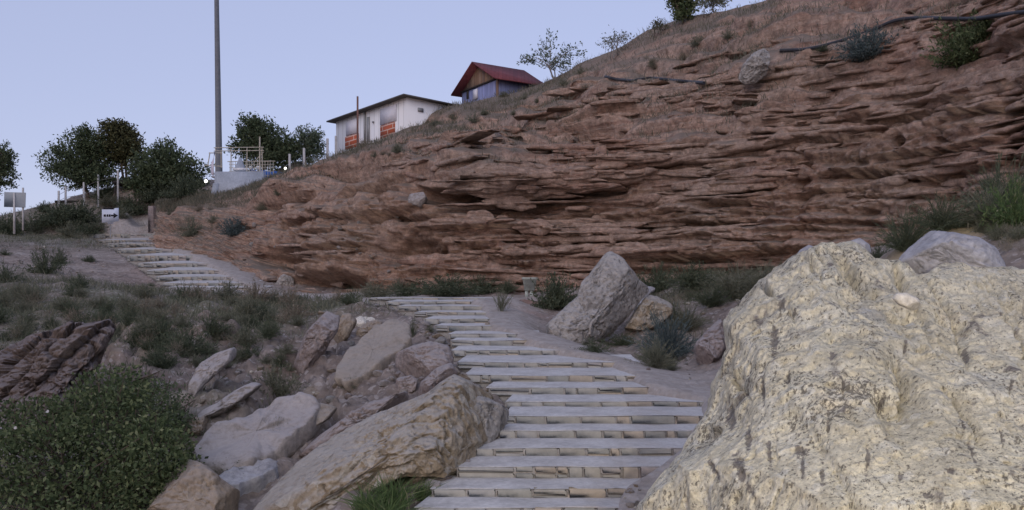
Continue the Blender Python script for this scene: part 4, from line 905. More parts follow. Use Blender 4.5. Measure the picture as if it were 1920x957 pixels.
def brick_mat(name, c, mortar, sc, R_=None):
    n = N(name, .9); b = n.new('TexBrick'); b.inputs['Color1'].default_value = (*c, 1); b.inputs['Color2'].default_value = (*(np.array(c)*.75), 1); b.inputs['Mortar'].default_value = (*mortar, 1)
    b.inputs['Scale'].default_value = sc; b.inputs['Mortar Size'].default_value = .03; b.inputs['Brick Width'].default_value = .9; b.inputs['Row Height'].default_value = .28
    cx = n.new('CombineXYZ'); sp = n.new('SeparateXYZ'); n.lk(n.tc.outputs['Object'], sp.inputs[0]); n.lk(sp.outputs[1], cx.inputs[0]); n.lk(sp.outputs[2], cx.inputs[1]); n.lk(cx.outputs[0], b.inputs['Vector'])
    n.col(b.outputs[0]); return n.m
M['brick'] = brick_mat('orange_brick', (.46, .12, .065), (.55, .42, .36), 1.0)
def lamp_mat(name, c, s):
    m = bpy.data.materials.new(name); m.use_nodes = True; b = m.node_tree.nodes['Principled BSDF']; b.inputs['Emission Color'].default_value = (*c, 1); b.inputs['Emission Strength'].default_value = s; return m
M['lit'] = lamp_mat('lit_lamp', (1, .97, .9), 6.0)

# white cabin
A_, B_ = np.array([-11.06, 62.6]), np.array([-5.91, 56.0])
w = Wall(A_, B_); side_d = unit([2.04, 1.6]); ev = w.z_at(763, 183); depth = 3.4
cab = empty('cabin', (*((A_+B_)/2), ev-3.2), 'long white cabin with flat dark roof and orange brick panels under its windows', 'cabin')
mb = MB(); c4 = [A_, B_, B_+side_d*depth, A_+side_d*depth]
M['white_boards'] = board_mat('white_wall_panels', [(.80, .81, .82), (.77, .78, .80), (.82, .82, .83)], .55, (*w.d, 0), .6, .15)
mb.prism([[*p, ev-4.2] for p in c4], (0, 0, 4.2)); mb.build('wall', M['white_boards'], cab)
# shallow roof with ridge along the short way: higher towards the near end
rA, rB = A_-w.d*.5, B_+w.d*.32; o1 = w.n*.42; o2 = side_d*(depth+.75)
def roof_quad(zs, th): # corners front-left, front-right, back-right, back-left
    cs = [rA+o1, rB+o1, rB+o2, rA+o2]; V = [[*c, z] for c, z in zip(cs, zs)]+[[*c, z+th] for c, z in zip(cs, zs)]
    return np.array(V)
mb = MB(); Vr = roof_quad((ev-.02, ev+.02, ev-.12, ev-.14), .08); mb.put(Vr, np.array([[0, 1, 2, 3], [7, 6, 5, 4], [0, 4, 5, 1], [1, 5, 6, 2], [2, 6, 7, 3], [3, 7, 4, 0]])); rf = mb.build('roof', M['dark_roof'], cab)
mb = MB(); q0 = rA+w.d*2.6+o1*.96; 
mb.put(np.array([[*(rA+o1*1.0+w.d*.05), ev+.064], [*(rA+w.d*3.9+o1*1.0), ev+.42], [*(rB+o1*1.0-w.d*.05), ev+.102], [*(rA+o2*.9+w.d*.05), ev-.06], [*(rA+w.d*3.9+o2*.9), ev+.30], [*(rB+o2*.9-w.d*.05), ev-.03]]), [np.array([[0, 2, 1], [3, 4, 5]]), np.array([[0, 1, 4, 3], [1, 2, 5, 4]])])
mb.build('roof_gable', M['soffit'], rf)
for (u0, u1, v0, v1, dark, bv0, bv1, bu0, bu1) in ((714, 744, 201, 231, (725, 732), 233, 258, 715, 741), (650, 672, 226, 252, None, 254, 278, 649, 673)):
    mb = MB(); panel(w, mb, u0, u1, v0, v1, .03, .06); f = mb.build('window', M['fascia'], cab)
    mb = MB(); m_ = (u0+u1)/2; e = 1.5
    if dark: panel(w, mb, u0+e, dark[0]-1, v0+2, v1-2, .065, .02); panel(w, mb, dark[1]+1, u1-e, v0+2, v1-2, .065, .02)
    else: panel(w, mb, u0+e, m_-.7, v0+2, v1-2, .065, .02); panel(w, mb, m_+.7, u1-e, v0+2, v1-2, .065, .02)
    mb.build('pane', M['glass'], f)
    if dark: mb = MB(); panel(w, mb, dark[0], dark[1], v0+2, v1-1, .066, .02); mb.build('open_sash', M['glass_dark'], f)
    mb = MB(); panel(w, mb, bu0, bu1, bv0, bv1, .04, .08); mb.build('brick_panel', M['brick'], cab)
for (u0, u1, v0, v1) in ((684.5, 686.5, 210, 268), (690, 693.5, 220, 266)):
    mb = MB(); panel(w, mb, u0, u1, v0, v1, .05, .10); mb.build('door_post', M['galv'], cab)
mb = MB(); panel(w, mb, 700, 702, 228, 231, .05, .10); mb.build('meter_box', M['galv'], cab)
sw = Wall(B_, B_+side_d*depth); sw.n = -sw.n if sw.n[1] > 0 else sw.n
mb = MB(); panel(sw, mb, 783, 793, 203, 210, .03, .05); mb.build('vent', M['galv'], cab)

# wooden hut with red roof
A_, B_ = np.array([-3.1, 61.6]), np.array([-.78, 58.0]); w = Wall(A_, B_); sd_ = unit([3.6, 2.32]); depth = 2.75; ev = w.z_at(935, 146); half = w.len/2; rise = 1.24
hut = empty('wooden_hut', (*((A_+B_)/2+sd_*depth/2), ev-2.4), 'small wooden hut with red gabled roof and lavender lower walls', 'hut')
M['lav_boards'] = board_mat('lavender_boards', [(.23, .26, .46), (.27, .30, .50), (.20, .23, .41)], .30, (*w.d, 0)); M['lav_side'] = board_mat('slate_blue_boards', [(.15, .18, .32), (.18, .21, .35), (.13, .16, .29)], .30, (*sd_, 0))
M['planks'] = board_mat('weathered_planks', [(.30, .19, .12), (.20, .125, .085), (.36, .25, .17), (.15, .10, .08), (.28, .20, .15)], .16, (*w.d, 0))
zc_ = ev+.02
mb = MB(); mb.prism([[*A_, ev-3.4], [*B_, ev-3.4], [*(B_-w.n*.12), ev-3.4], [*(A_-w.n*.12), ev-3.4]], (0, 0, 3.4)); mb.build('front_wall', M['lav_boards'], hut)
mb = MB(); mb.prism([[*(B_-w.n*.125), ev-3.4], [*(B_+sd_*depth), ev-3.4], [*(B_+sd_*depth-w.d*.12), ev-3.4], [*(B_-w.d*.12-w.n*.125), ev-3.4]], (0, 0, 3.4)); mb.build('side_wall', M['lav_side'], hut)
mb = MB(); mb.prism([[*(A_-w.n*.125), ev-3.4], [*(A_+sd_*depth), ev-3.4], [*(A_+sd_*depth+w.d*.12), ev-3.4], [*(A_+w.d*.12-w.n*.125), ev-3.4]], (0, 0, 3.39)); mb.prism([[*(A_+sd_*depth+w.d*.125), ev-3.4], [*(B_+sd_*depth-w.d*.125), ev-3.4], [*(B_+sd_*(depth-.1)-w.d*.125), ev-3.4], [*(A_+sd_*(depth-.1)+w.d*.125), ev-3.4]], (0, 0, 3.38)); mb.build('back_wall', M['lav_side'], hut)
C_ = (A_+B_)/2
for nm, off in (('gable_boards', .03), ('gable_boards', -depth+.1)):
    mb = MB(); k = .93; mb.prism([w.pt(half*(1-k)-.0, off, ev+.005), w.pt(half*(1+k), off, ev+.005), w.pt(half, off, ev+rise*.97)], np.array([*(-w.n*.06), 0])); mb.build(nm, M['planks'], hut)
mb = MB(); mb.box(w.pt(half, .05, ev-.02), (w.len+.02, .10, .09), w.R()); mb.build('sill_beam', M['dark_wood'], hut)
mb = MB(); mb.box(w.pt(w.len-.10, .025, ev-1.3), (.22, .05, 2.5), w.R()); mb.build('corner_board', M['planks'], hut)
ov = .42; f0, f1 = w.n*.55, -w.n*(depth+.45); rf = None
for sgn in (-1, 1):
    e = C_+w.d*sgn*(half+ov); ez = ev+rise-(half+ov)*rise/half; r0 = [*(C_+f0), ev+rise+.10]; r1 = [*(C_+f1), ev+rise+.10]; e0 = [*(e+f0), ez+.10]; e1 = [*(e+f1), ez+.10]
    mb = MB(); V = np.array([r0, e0, e1, r1]); Vd = V-np.array([0, 0, .07]); mb.put(np.concatenate([V, Vd]), np.array([[0, 1, 2, 3], [7, 6, 5, 4], [0, 4, 5, 1], [1, 5, 6, 2], [2, 6, 7, 3], [3, 7, 4, 0]]))
    r_ = mb.build('roof', M['red_roof'], hut)
    mb = MB(); Vd = V-np.array([0, 0, .074]); Ve = V-np.array([0, 0, .094]); mb.put(np.concatenate([Vd, Ve]), np.array([[0, 1, 2, 3], [7, 6, 5, 4], [0, 4, 5, 1], [1, 5, 6, 2], [2, 6, 7, 3], [3, 7, 4, 0]])); mb.build('soffit', M['dark_wood'], r_)
    mb = MB(); a = np.array(r0)+[*(w.n*.035), -.035]; b = np.array(e0)+[*(w.n*.035), -.035]; ax = unit(b-a); R_ = np.array([ax, [*w.n, 0], np.cross(ax, [*w.n, 0])])
    mb.box((a+b)/2, (np.linalg.norm(b-a), .05, .19), R_); mb.build('bargeboard', M['fascia'] if sgn > 0 else M['dark_wood'], r_)
for (u0, u1) in ((876, 879), (888, 896)):
    mb = MB(); panel(w, mb, u0, u1, 166 if u0 < 880 else 168, 186, .03, .05); f = mb.build('window', M['dark_wood'] if u0 < 880 else M['fascia'], hut)
    mb = MB(); panel(w, mb, u0+1, u1-1, 169, 184, .06, .02); mb.build('pane', M['glass'], f)

# tall mast
yb = 63.0; b = P(411, 310, yb)
mast = empty('lamp_mast', (b[0], b[1], b[2]-.8), 'very tall grey steel mast rising out of the top of the view', 'mast')
zt = P(405, 0, yb)[2]+2.5; zs = np.linspace(b[2]-.8, zt, 14); t = (zs-zs[0])/(zs[-1]-zs[0])
mb = MB(); mb.tube(np.stack([b[0]-.20*t, 0*t+yb, zs], 1), .215-.085*t, 16); mb.build('shaft', M['mast'], mast, smooth=True)
mb = MB(); mb.box((b[0], yb, b[2]-.78), (.8, .8, .06)); mb.build('base_plate', M['galv'], mast)

# terrace: concrete wall with railing
Yt = 58.0
q = lambda u, v, Y=Yt: P(u, v, Y)
ter = empty('terrace_wall', q(445, 345), 'grey concrete terrace wall with cream lattice railing at the foot of the mast', 'terrace')
mb = MB(); p0, p1 = q(402, 322), q(493, 320); mb.prism([[p0[0], Yt, p0[2]-2.2], [p1[0], Yt, p0[2]-2.2], [p1[0], Yt+.3, p0[2]-2.2], [p0[0], Yt+.3, p0[2]-2.2]], (0, 0, 2.2))
mb.prism([[p0[0], Yt+.3, p0[2]-2.2], [p0[0]+.25, Yt+.3, p0[2]-2.2], [p0[0]+.25, Yt+3.5, p0[2]-2.2], [p0[0], Yt+3.5, p0[2]-2.2]], (0, 0, 2.18))
mb.prism([[p0[0]-.34, Yt-.15, p0[2]-2.4], [p0[0]-.02, Yt-.02, p0[2]-2.4], [p0[0]-.02, Yt+.2, p0[2]-2.4], [p0[0]-.34, Yt+.2, p0[2]-2.4]], (.3, 0, 1.7)); mb.build('parapet', M['concrete'], ter)
mb = MB(); mb.box(((p0[0]+p1[0])/2, Yt+1.8, p0[2]-.12), (p1[0]-p0[0]-.5, 2.9, .12)); mb.build('deck', M['concrete'], ter)
for u in (403, 432, 462, 486, 491):
    mb = MB(); a = q(u, 322); c = q(u+(0 if u < 490 else -1), 276 if u != 486 else 256); mb.tube([a+[0, .14, 0], c+[0, .14, 0]], .032 if u != 486 else .045, 6); mb.build('railing_post', M['rail'], ter)
for v_, yy in ((277, .08), (283, .09), (288, 2.9)):
    mb = MB(); mb.tube([q(400, v_)+[0, yy, 0], q(494, v_-1)+[0, yy, 0]], .026, 6); mb.build('rail', M['rail'], ter)
r_ = random.Random(3)
mb = MB()
for k in range(17):
    u = 405+k*5.3; yy = 2.9
    mb.tube([q(u, 322)+[0, yy, 0], q(u+r_.uniform(-1, 1), 287)+[0, yy, 0]], .018, 5)
for v_ in (294, 300, 307, 315): mb.tube([q(403, v_)+[0, 2.9, 0], q(492, v_)+[0, 2.9, 0]], .015, 5)
mb.build('lattice', M['rail'], ter)
mb = MB()
for u0, v0, u1, v1 in ((466, 315, 486, 290), (470, 322, 490, 298), (478, 300, 493, 284)): mb.tube([q(u0, v0)+[0, .2, 0], q(u1, v1)+[0, .2, 0]], .016, 5)
mb.build('brace', M['rail'], ter)
mb = MB(); mb.tube([q(372, 276)+[0, 2, 0], q(398, 276)+[0, 2, 0]], .03, 6); mb.tube([q(362, 300)+[0, 2, 0], q(398, 302)+[0, 2, 0]], .03, 6); mb.tube([q(374, 276)+[0, 2, 0], q(370, 300)+[0, 2, 0]], .03, 6); mb.tube([q(396, 270)+[0, 2, 0], q(396, 305)+[0, 2, 0]], .03, 6); mb.build('side_railing', M['rail'], ter)
# banner hung on the side
V = []; nn_ = 14
for i in range(nn_):
    t = i/(nn_-1); v_ = 284+t*48; wv = math.sin(t*9)*.05
    l_ = 399-8.5*math.sin(min(1, t*1.6)*1.57)+(4 if t > .85 else 0); a = q(l_, v_)+[0, .5+wv, 0]; c = q(401.2-.5*t, v_)+[0, -.02+wv*.4, 0]; V += [a, c, c+[0, .02, 0], a+[0, .02, 0]]
add('banner', V, [grid_faces(nn_, 4, True)], M['banner'], base=q(396, 300), smooth=True, label='pale lilac banner hanging on the left side of the terrace railing', cat='banner')
# pyramid shaped thing on the terrace
pc = q(450, 321, Yt+1.6); py = empty('covered_pyramid', pc-[0, 0, .06], 'small grey pyramid shape with white base standing behind the terrace railing', 'ornament')
mb = MB(); mb.prism([pc+[-.34, -.3, 0], pc+[.42, -.3, 0], pc+[.42, .3, 0], pc+[-.34, .3, 0]], (0, 0, .14)); mb.build('white_base', M['white'], py)
mb = MB(); ap = pc+[.02, 0, .80]; cs = [pc+np.array([x_, y_, .14]) for x_, y_ in ((-.26, -.24), (.28, -.24), (.28, .24), (-.26, .24))]; mb.put(np.array(cs+[ap+[-.05, -.05, 0], ap+[.05, -.05, 0], ap+[.05, .05, 0], ap+[-.05, .05, 0]]), np.array([[0, 1, 5, 4], [1, 2, 6, 5], [2, 3, 7, 6], [3, 0, 4, 7], [4, 5, 6, 7]])); mb.build('pyramid', M['concrete'], py)
# blue awning right of the terrace
p0, p1 = q(470, 316, 62), q(540, 321, 62); V = []
for i in range(12):
    t = i/11; a = p0+(p1-p0)*t; sagz = -.10*math.sin(t*math.pi*3)**2
    V += [a+[0, .9, .05+sagz], a+[0, 0, -.05+sagz], a+[0, -.12, -.75+.35*t+sagz*.4], a+[0, -.08, -.76+.35*t+sagz*.4], a+[0, .9, .0+sagz]]
add('awning', V, [grid_faces(12, 5, True)], M['tarp'], base=p0, smooth=False, label='bright blue tarpaulin awning beside the terrace', cat='awning')
for k, (u, v, lab) in enumerate(((478, 313, 'left white pot on the blue awning behind the railing'), (484, 313, 'right white pot on the blue awning behind the railing'))):
    c = q(u-8 if k == 0 else u, v+1, 61.8); mb = MB(); mb.tube([c+[0, 0, -.14], c+[0, 0, -.05], c+[0, 0, .06], c+[0, 0, .08]], [.07, .11, .12, .06], 10); mb.build('pot', M['white'], base=c, smooth=True, label=lab, cat='pot')
# lit lamps
for u, v, Y, r__, lab, post in ((535, 316, 60, .075, 'small lit globe lamp glowing above the blue awning end', True), (386, 340, 60, .09, 'small lit lamp glowing low beside the terrace wall', False)):
    c = q(u, v, Y); L_ = empty('lit_lamp', c-[0, 0, .5], lab, 'lamp')
    th = np.linspace(.05, math.pi-.05, 8); mb = MB(); mb.tube(np.stack([0*th+c[0], 0*th+c[1], c[2]-np.cos(th)*r__], 1), np.sin(th)*r__, 10); mb.build('globe', M['lit'], L_, smooth=True)
    mb = MB(); mb.tube([c-[0, 0, 1.3], c-[0, 0, r__]], .03, 6); mb.build('stem', M['galv'], L_)

# posts along the crest
def post(u, v0, v1, Y, r__, mat, label, cat, group=None, name='fence_post'):
    a = P(u, v1, Y); g = drop(a[0], a[1]); zb = min(a[2], g.z)-.2; t_ = P(u, v0, Y)
    mb = MB(); mb.box(((a[0]), Y, (zb+t_[2])/2), (r__*2, r__*2, t_[2]-zb), None, r__*.3); return mb.build(name, mat, base=(a[0], Y, zb), label=label, cat=cat, group=group)
for u, v0, v1, Y, lab in ((543, 289, 320, 57, 'leftmost thin pale post on the crest right of the terrace'), (570, 278, 308, 56, 'thin pale post in front of the pale tree on the crest'), (614, 260, 286, 58, 'thin pale post just left of the white cabin'), (630, 255, 284, 58, 'thin pale post at the left corner of the white cabin')):
    post(u, v0, v1, Y, .065, M['post'], lab, 'post')
post(670.5, 181, 262, 56.5, .05, M['rust'], 'tall thin rusty pole in front of the white cabin', 'pole', name='pole')
fp_ = [(110, 358, 390, 'leftmost'), (123, 350, 384, 'second from the left'), (157, 342, 380, 'third from the left'), (184, 328, 372, 'fourth from the left'), (221, 320, 366, 'rightmost')]
tops = []
for u, v0, v1, lab in fp_:
    post(u, v0, v1, 69, .058, M['post'], lab+' of the five slim posts under the trees', 'post', 'slim posts under the trees'); tops.append((u, v0, v1))
mb = MB()
for f_ in (.25, .6):
    mb.tube([P(u, v0+(v1-v0)*f_, 69) for u, v0, v1 in tops], .012, 4)
mb.build('wire', M['wire'], base=P(157, 360, 66), label='thin wires strung between the slim posts under the trees', cat='wire')
# dark bench and shelter edge below the trees
c = P(128, 379, 70); t_ = empty('bench', c-[0, 0, .3], 'dark low bench at the left end of the crest under the big tree', 'bench')
mb = MB(); mb.box(c, (1.7, .5, .16), None, .02); mb.build('seat', M['dark_wood'], t_)
for sx_ in (-.7, .7): mb = MB(); mb.box(c+[sx_, 0, -.25], (.1, .4, .5)); mb.build('leg', M['dark_wood'], t_)
c = P(248, 345, 70); t_ = empty('shelter', c-[0, 0, 1.2], 'low dark shelter roof between the trees on the crest', 'shelter')
mb = MB(); mb.box(c, (2.2, 1.6, .22), None, .03); mb.build('roof', M['dark_wood'], t_)
for sx_ in (-.95, .95): mb = MB(); mb.box(c+[sx_, -.6, -.7], (.09, .09, 1.2)); mb.build('post', M['dark_wood'], t_)
mb = MB(); mb.box(c+[.75, -.7, .24], (.5, .12, .26), None, .02); mb.build('white_panel', M['white'], t_)

# signs
c = P(206, 405, 55.0); sg_ = empty('arrow_sign', P(206, 436, 55), 'white board with a black arrow pointing right above the far steps', 'sign')
W_ = lambda u, v, dy=0: P(u, v, 55.0)+[0, dy, 0]
mb = MB(); mb.prism([W_(191, 418), W_(191, 393), W_(214, 393), W_(214, 391), W_(222, 390), W_(222, 415), W_(213, 416), W_(211, 420), W_(203, 420), W_(200, 417)], (0, .05, 0)); mb.build('board', M['sign_white'], sg_)
mb = MB(); mb.prism([W_(208, 406, -.012), W_(208, 403, -.012), W_(213, 403, -.012), W_(213, 399.5, -.012), W_(221, 404.5, -.012), W_(213, 409.5, -.012), W_(213, 406, -.012)], (0, .008, 0))
for a, b_ in ((194.5, 198.5), (200, 203), (204, 207.2)): mb.prism([W_(a, 406.5, -.012), W_(a, 402.5, -.012), W_(b_, 402.2, -.012), W_(b_, 406.8, -.012)], (0, .008, 0))
mb.build('arrow', M['sign_black'], sg_)
mb = MB(); mb.box(W_(203, 391.2, .02), (.55, .06, .09)); mb.build('top_strip', M['sign_black'], sg_)
mb = MB(); mb.tube([W_(206, 445, .09), W_(206, 395, .09)], .03, 6); mb.build('pole', M['galv'], sg_)
bs = empty('board_sign', P(28, 436, 48), 'grey blank board seen from behind on two thin posts at the left edge', 'sign')
mb = MB(); a, b_ = P(8, 361, 48), P(48, 389, 48); mb.box((a+b_)/2, (b_[0]-a[0], .05, a[2]-b_[2]), np.array(Matrix.Rotation(-.03, 3, 'Y')), .01); mb.build('board', M['sign_grey'], bs)
mb = MB(); mb.box((P(28, 363, 48)+P(28, 438, 48))/2+[0, -.06, 0], (.085, .06, (P(28, 363, 48)-P(28, 440, 48))[2])); mb.build('post', M['post'], bs)
mb = MB(); mb.box((P(42, 352, 48)+P(42, 432, 48))/2+[0, .06, 0], (.075, .06, (P(42, 352, 48)-P(42, 432, 48))[2])); mb.build('post', M['post'], bs)

# low stone wall with end pillar by the track above the far steps
h_ = hit(285, 428); Yw = h_[0].y
lw = empty('stone_wall', P(285, 430, Yw), 'low mauve stone wall ending in a squat pillar beside the upper track', 'wall')
mb = MB(); a = P(285, 408, Yw); mb.box(a+[0, 0, -.15], (.40, .40, (P(285, 388, Yw)-P(285, 430, Yw))[2]+.3), np.array(Matrix.Rotation(.15, 3, 'Z')), .05); mb.build('pillar', M['stone_wall'], lw)
mb = MB(); p0, p1 = P(292, 405, Yw+.15), P(338, 393, Yw+1.2)
for k in range(7):
    for j in range(3):
        t = (k+.5+.25*(j % 2))/7; a = p0+(p1-p0)*t; mb.box(a+[0, 0, -.75+.3*j], ((p1-p0)[0]/7*1.0, .35, .285), np.array(Matrix.Rotation(rnd.uniform(-.06, .06)+.5, 3, 'Z')), .05)
mb.build('coursed_stones', M['stone_wall'], lw)

# litter bin on the landing
h_ = hit(993, 556); Yb = h_[0].y; bn = empty('litter_bin', P(992, 558, Yb), 'pale green tapered litter bin on a short post at the edge of the landing', 'bin')
zt_, zm, zb_ = P(0, 521, Yb)[2], P(0, 545, Yb)[2], P(0, 562, Yb)[2]; cx = P(993, 540, Yb)[0]; pxm = Yb/FPX
mb = MB(); mb.put(np.array([[cx+sx_*wd*pxm, Yb+sy_*wd*pxm*.8, z_] for z_, wd in ((zt_, 14.5), (zt_-.05, 14.5), (zt_-.06, 13), (zm, 9.5)) for sx_, sy_ in ((-1, -1), (1, -1), (1, 1), (-1, 1))]), [grid_faces(4, 4, True), np.array([[12, 13, 14, 15]])]); mb.build('bin_body', M['bin'], bn)
mb = MB(); mb.put(np.array([[cx+sx_*wd*pxm, Yb+sy_*wd*pxm*.8, z_] for z_, wd in ((zt_-.02, 12.6), (zt_-.3, 10)) for sx_, sy_ in ((-1, -1), (1, -1), (1, 1), (-1, 1))]), [grid_faces(2, 4, True), np.array([[4, 5, 6, 7]])]); mb.build('liner', M['dark_wood'], bn)
for sx_ in (-5.5, 3.5): mb = MB(); mb.box((cx+sx_*pxm, Yb, (zm+zb_)/2+.05), (6*pxm, .08, zm-zb_+.1)); mb.build('leg', M['bin'], bn)

# black hoses on the cliff
def hose(pts, r__, label, lift=.12):
    q_ = resample_open(pts, 60); out = []
    for u, v in q_:
        h = hit(u, v, (cliff, ledges))
        if h: out.append(np.array(h[0])-unit(np.array(h[0])-[0, 0, Z0])*lift)
    out = np.array(out)
    for _ in range(4): out[1:-1] = (out[:-2]+2*out[1:-1]+out[2:])/4
    mb = MB(); mb.tube(out, r__, 8); mb.build('hose', M['black_pipe'], base=out[len(out)//2], smooth=True, label=label, cat='hose')
def resample_open(pts, n):
    p = np.asarray(pts, float); s = np.concatenate([[0], np.cumsum(np.linalg.norm(np.diff(p, axis=0), axis=1))]); t = np.linspace(0, s[-1], n); return np.stack([np.interp(t, s, p[:, 0]), np.interp(t, s, p[:, 1])], 1)
hose([(1462, 95), (1500, 94), (1530, 90), (1560, 82), (1600, 70), (1645, 53), (1675, 38), (1720, 33), (1770, 35), (1830, 36), (1870, 29), (1960, 18)], .055, 'long black hose sagging across the top right of the red cliff')
hose([(1135, 144), (1155, 149), (1185, 152), (1220, 146), (1262, 151), (1320, 156)], .06, 'short dark hose lying on a ledge of the cliff below the bare shrubs')

# ------------------------------------------------------------------ vegetation
M['leaf_dark'] = leaf_mat('dark_tree_leaf', [(0, (.06, .08, .046)), (.5, (.10, .13, .07)), (.9, (.14, .175, .095)), (1, (.18, .205, .12))], .38)
M['leaf_olive'] = leaf_mat('olive_tree_leaf', [(0, (.048, .05, .025)), (.5, (.080, .082, .038)), (1, (.13, .125, .06))], .2)
M['leaf_pale'] = leaf_mat('pale_tree_leaf', [(0, (.08, .11, .075)), (.5, (.12, .155, .10)), (1, (.17, .20, .14))], .25)
M['leaf_bush'] = leaf_mat('bush_leaf', [(0, (.048, .068, .032)), (.45, (.090, .122, .056)), (.85, (.145, .175, .085)), (1, (.23, .25, .14))], .28)
M['scrub'] = leaf_mat('grey_green_scrub', [(0, (.10, .108, .072)), (.5, (.15, .158, .112)), (1, (.23, .225, .165))], .25)
M['scrub_dark'] = leaf_mat('dark_green_scrub', [(0, (.055, .07, .044)), (.5, (.088, .108, .068)), (1, (.14, .155, .10))], .25)
M['scrub_blue'] = leaf_mat('blue_green_scrub', [(0, (.06, .085, .085)), (.5, (.10, .13, .13)), (1, (.15, .18, .17))], .25)
M['dry'] = leaf_mat('dry_straw', [(0, (.14, .115, .085)), (.5, (.22, .19, .145)), (1, (.33, .29, .22))], .25)
M['dry_mix'] = leaf_mat('dry_mixed_grass', [(0, (.09, .095, .065)), (.45, (.14, .135, .10)), (.8, (.20, .175, .13)), (1, (.30, .265, .20))], .25)
M['grass'] = leaf_mat('fresh_grass', [(0, (.06, .10, .04)), (.5, (.10, .155, .06)), (.9, (.15, .20, .085)), (1, (.28, .27, .17))], .3)
M['pale_grass'] = leaf_mat('pale_grass', [(0, (.08, .105, .05)), (.5, (.14, .17, .085)), (1, (.24, .25, .15))], .3)
M['bark'] = flat_mat('grey_bark', (.11, .085, .07), .95, .25, 6)
M['bark_pale'] = flat_mat('pale_bark', (.26, .24, .22), .95, .2, 6)

def quads(c, d, w, l, r, flat=0.0, fold=False):
    """leaf blades: centre c, direction d, width w, length l"""
    n = len(c); d = d/(np.linalg.norm(d, axis=1)[:, None]+1e-9)
    s = np.cross(d, r.normal(size=(n, 3))); s /= np.linalg.norm(s, axis=1)[:, None]+1e-9
    w = np.broadcast_to(w, (n,))[:, None]; l = np.broadcast_to(l, (n,))[:, None]
    V = np.stack([c-d*l*.5, c+s*w*.5, c+d*l*.5, c-s*w*.5], 1).reshape(-1, 3)
    return V, np.arange(n*4).reshape(n, 4)
def dirs(n, r, up=.3, spread=1.0):
    a = r.uniform(0, 2*math.pi, n); t = r.uniform(0, 1, n)**.7*spread
    return np.stack([np.sin(t)*np.cos(a), np.sin(t)*np.sin(a), np.cos(t)], 1)
def feather(seed, stems=70, leaves=16, spread=1.15, lw=.016, ll=.13, bend=.35, fine=.75):
    """airy desert shrub one unit tall, rooted at the origin"""
    r = np.random.default_rng(seed); D_ = dirs(stems, r, spread=spread); L_ = r.uniform(.55, 1.05, stems); b0 = r.normal(0, .10, (stems, 3)); b0[:, 2] = -.03
    outw = D_.copy(); outw[:, 2] = 0
    t = np.sort(r.uniform(.18, 1.0, (stems, leaves)), 1)
    pos = lambda tt: b0[:, None]+D_[:, None]*(L_[:, None]*tt)[..., None]+outw[:, None]*(bend*tt**2*L_[:, None])[..., None]-np.array([0, 0, .22])*(bend*tt**2.5)[..., None]
    p = pos(t).reshape(-1, 3)+r.normal(0, .012, (stems*leaves, 3)); tan = (pos(np.minimum(t+.05, 1.1))-pos(t)).reshape(-1, 3); tan /= np.linalg.norm(tan, axis=1)[:, None]+1e-9
    d = tan+r.normal(0, fine, tan.shape)
    d /= np.linalg.norm(d, axis=1)[:, None]
    l = ll*r.uniform(.5, 1.4, len(p)); V1, F1 = quads(p+d*(l*.4)[:, None], d, lw*r.uniform(.6, 1.5, len(p)), l, r)
    ts = np.linspace(0, 1, 5); sp = pos(np.tile(ts, (stems, 1))); mid = (sp[:, 1:]+sp[:, :-1])/2; dd = sp[:, 1:]-sp[:, :-1]
    V2, F2 = quads(mid.reshape(-1, 3), dd.reshape(-1, 3), .012, np.linalg.norm(dd, axis=-1).ravel()*1.1, r)
    return np.concatenate([V1, V2]), [np.concatenate([F1, F2+len(V1)])]
def blades(seed, n=260, spread=.9, w=.022, bend=.5):
    r = np.random.default_rng(seed); D_ = dirs(n, r, spread=spread); b = r.normal(0, .16, (n, 3)); b[:, 2] = -.02; L_ = r.uniform(.4, 1.05, n)
    o = D_.copy(); o[:, 2] = 0; s = np.cross(D_, r.normal(size=(n, 3))); s /= np.linalg.norm(s, axis=1)[:, None]
    m = b+D_*(L_*.55)[:, None]; e = b+D_*L_[:, None]+o*(bend*L_)[:, None]-np.array([0, 0, .25])*(bend*L_)[:, None]
    ww = (w*r.uniform(.6, 1.3, n))[:, None]
    V = np.stack([b-s*ww*.5, b+s*ww*.5, m+s*ww*.45, m-s*ww*.45, e], 1).reshape(-1, 3); k = np.arange(n)[:, None]*5
    return V, [k+np.array([0, 1, 2, 3]), k+np.array([3, 2, 4])]
VEG = {}
def veg(kind, mat, seed=0):
    key = (kind, mat, seed)
    if key not in VEG:
        V, F = {'feather': lambda: feather(300+seed, 120, 20, 1.2, .022, .14), 'fine': lambda: feather(320+seed, 170, 20, 1.2, .013, .17, .45, .35), 'low': lambda: feather(340+seed, 130, 18, 1.45, .022, .13, .3, .7), 'upright': lambda: feather(360+seed, 60, 18, .75, .014, .16, .25, .3),
                'dense': lambda: feather(380+seed, 190, 24, 1.4, .032, .11, .2, .9), 'dry': lambda: feather(400+seed, 60, 7, 1.1, .010, .14, .25, .4), 'grass': lambda: blades(420+seed), 'tuft': lambda: blades(440+seed, 120, 1.1, .03)}[kind]()
        me = raw_mesh(kind+'_plant', V, F); me.materials.append(M[mat]); VEG[key] = me
    return VEG[key]
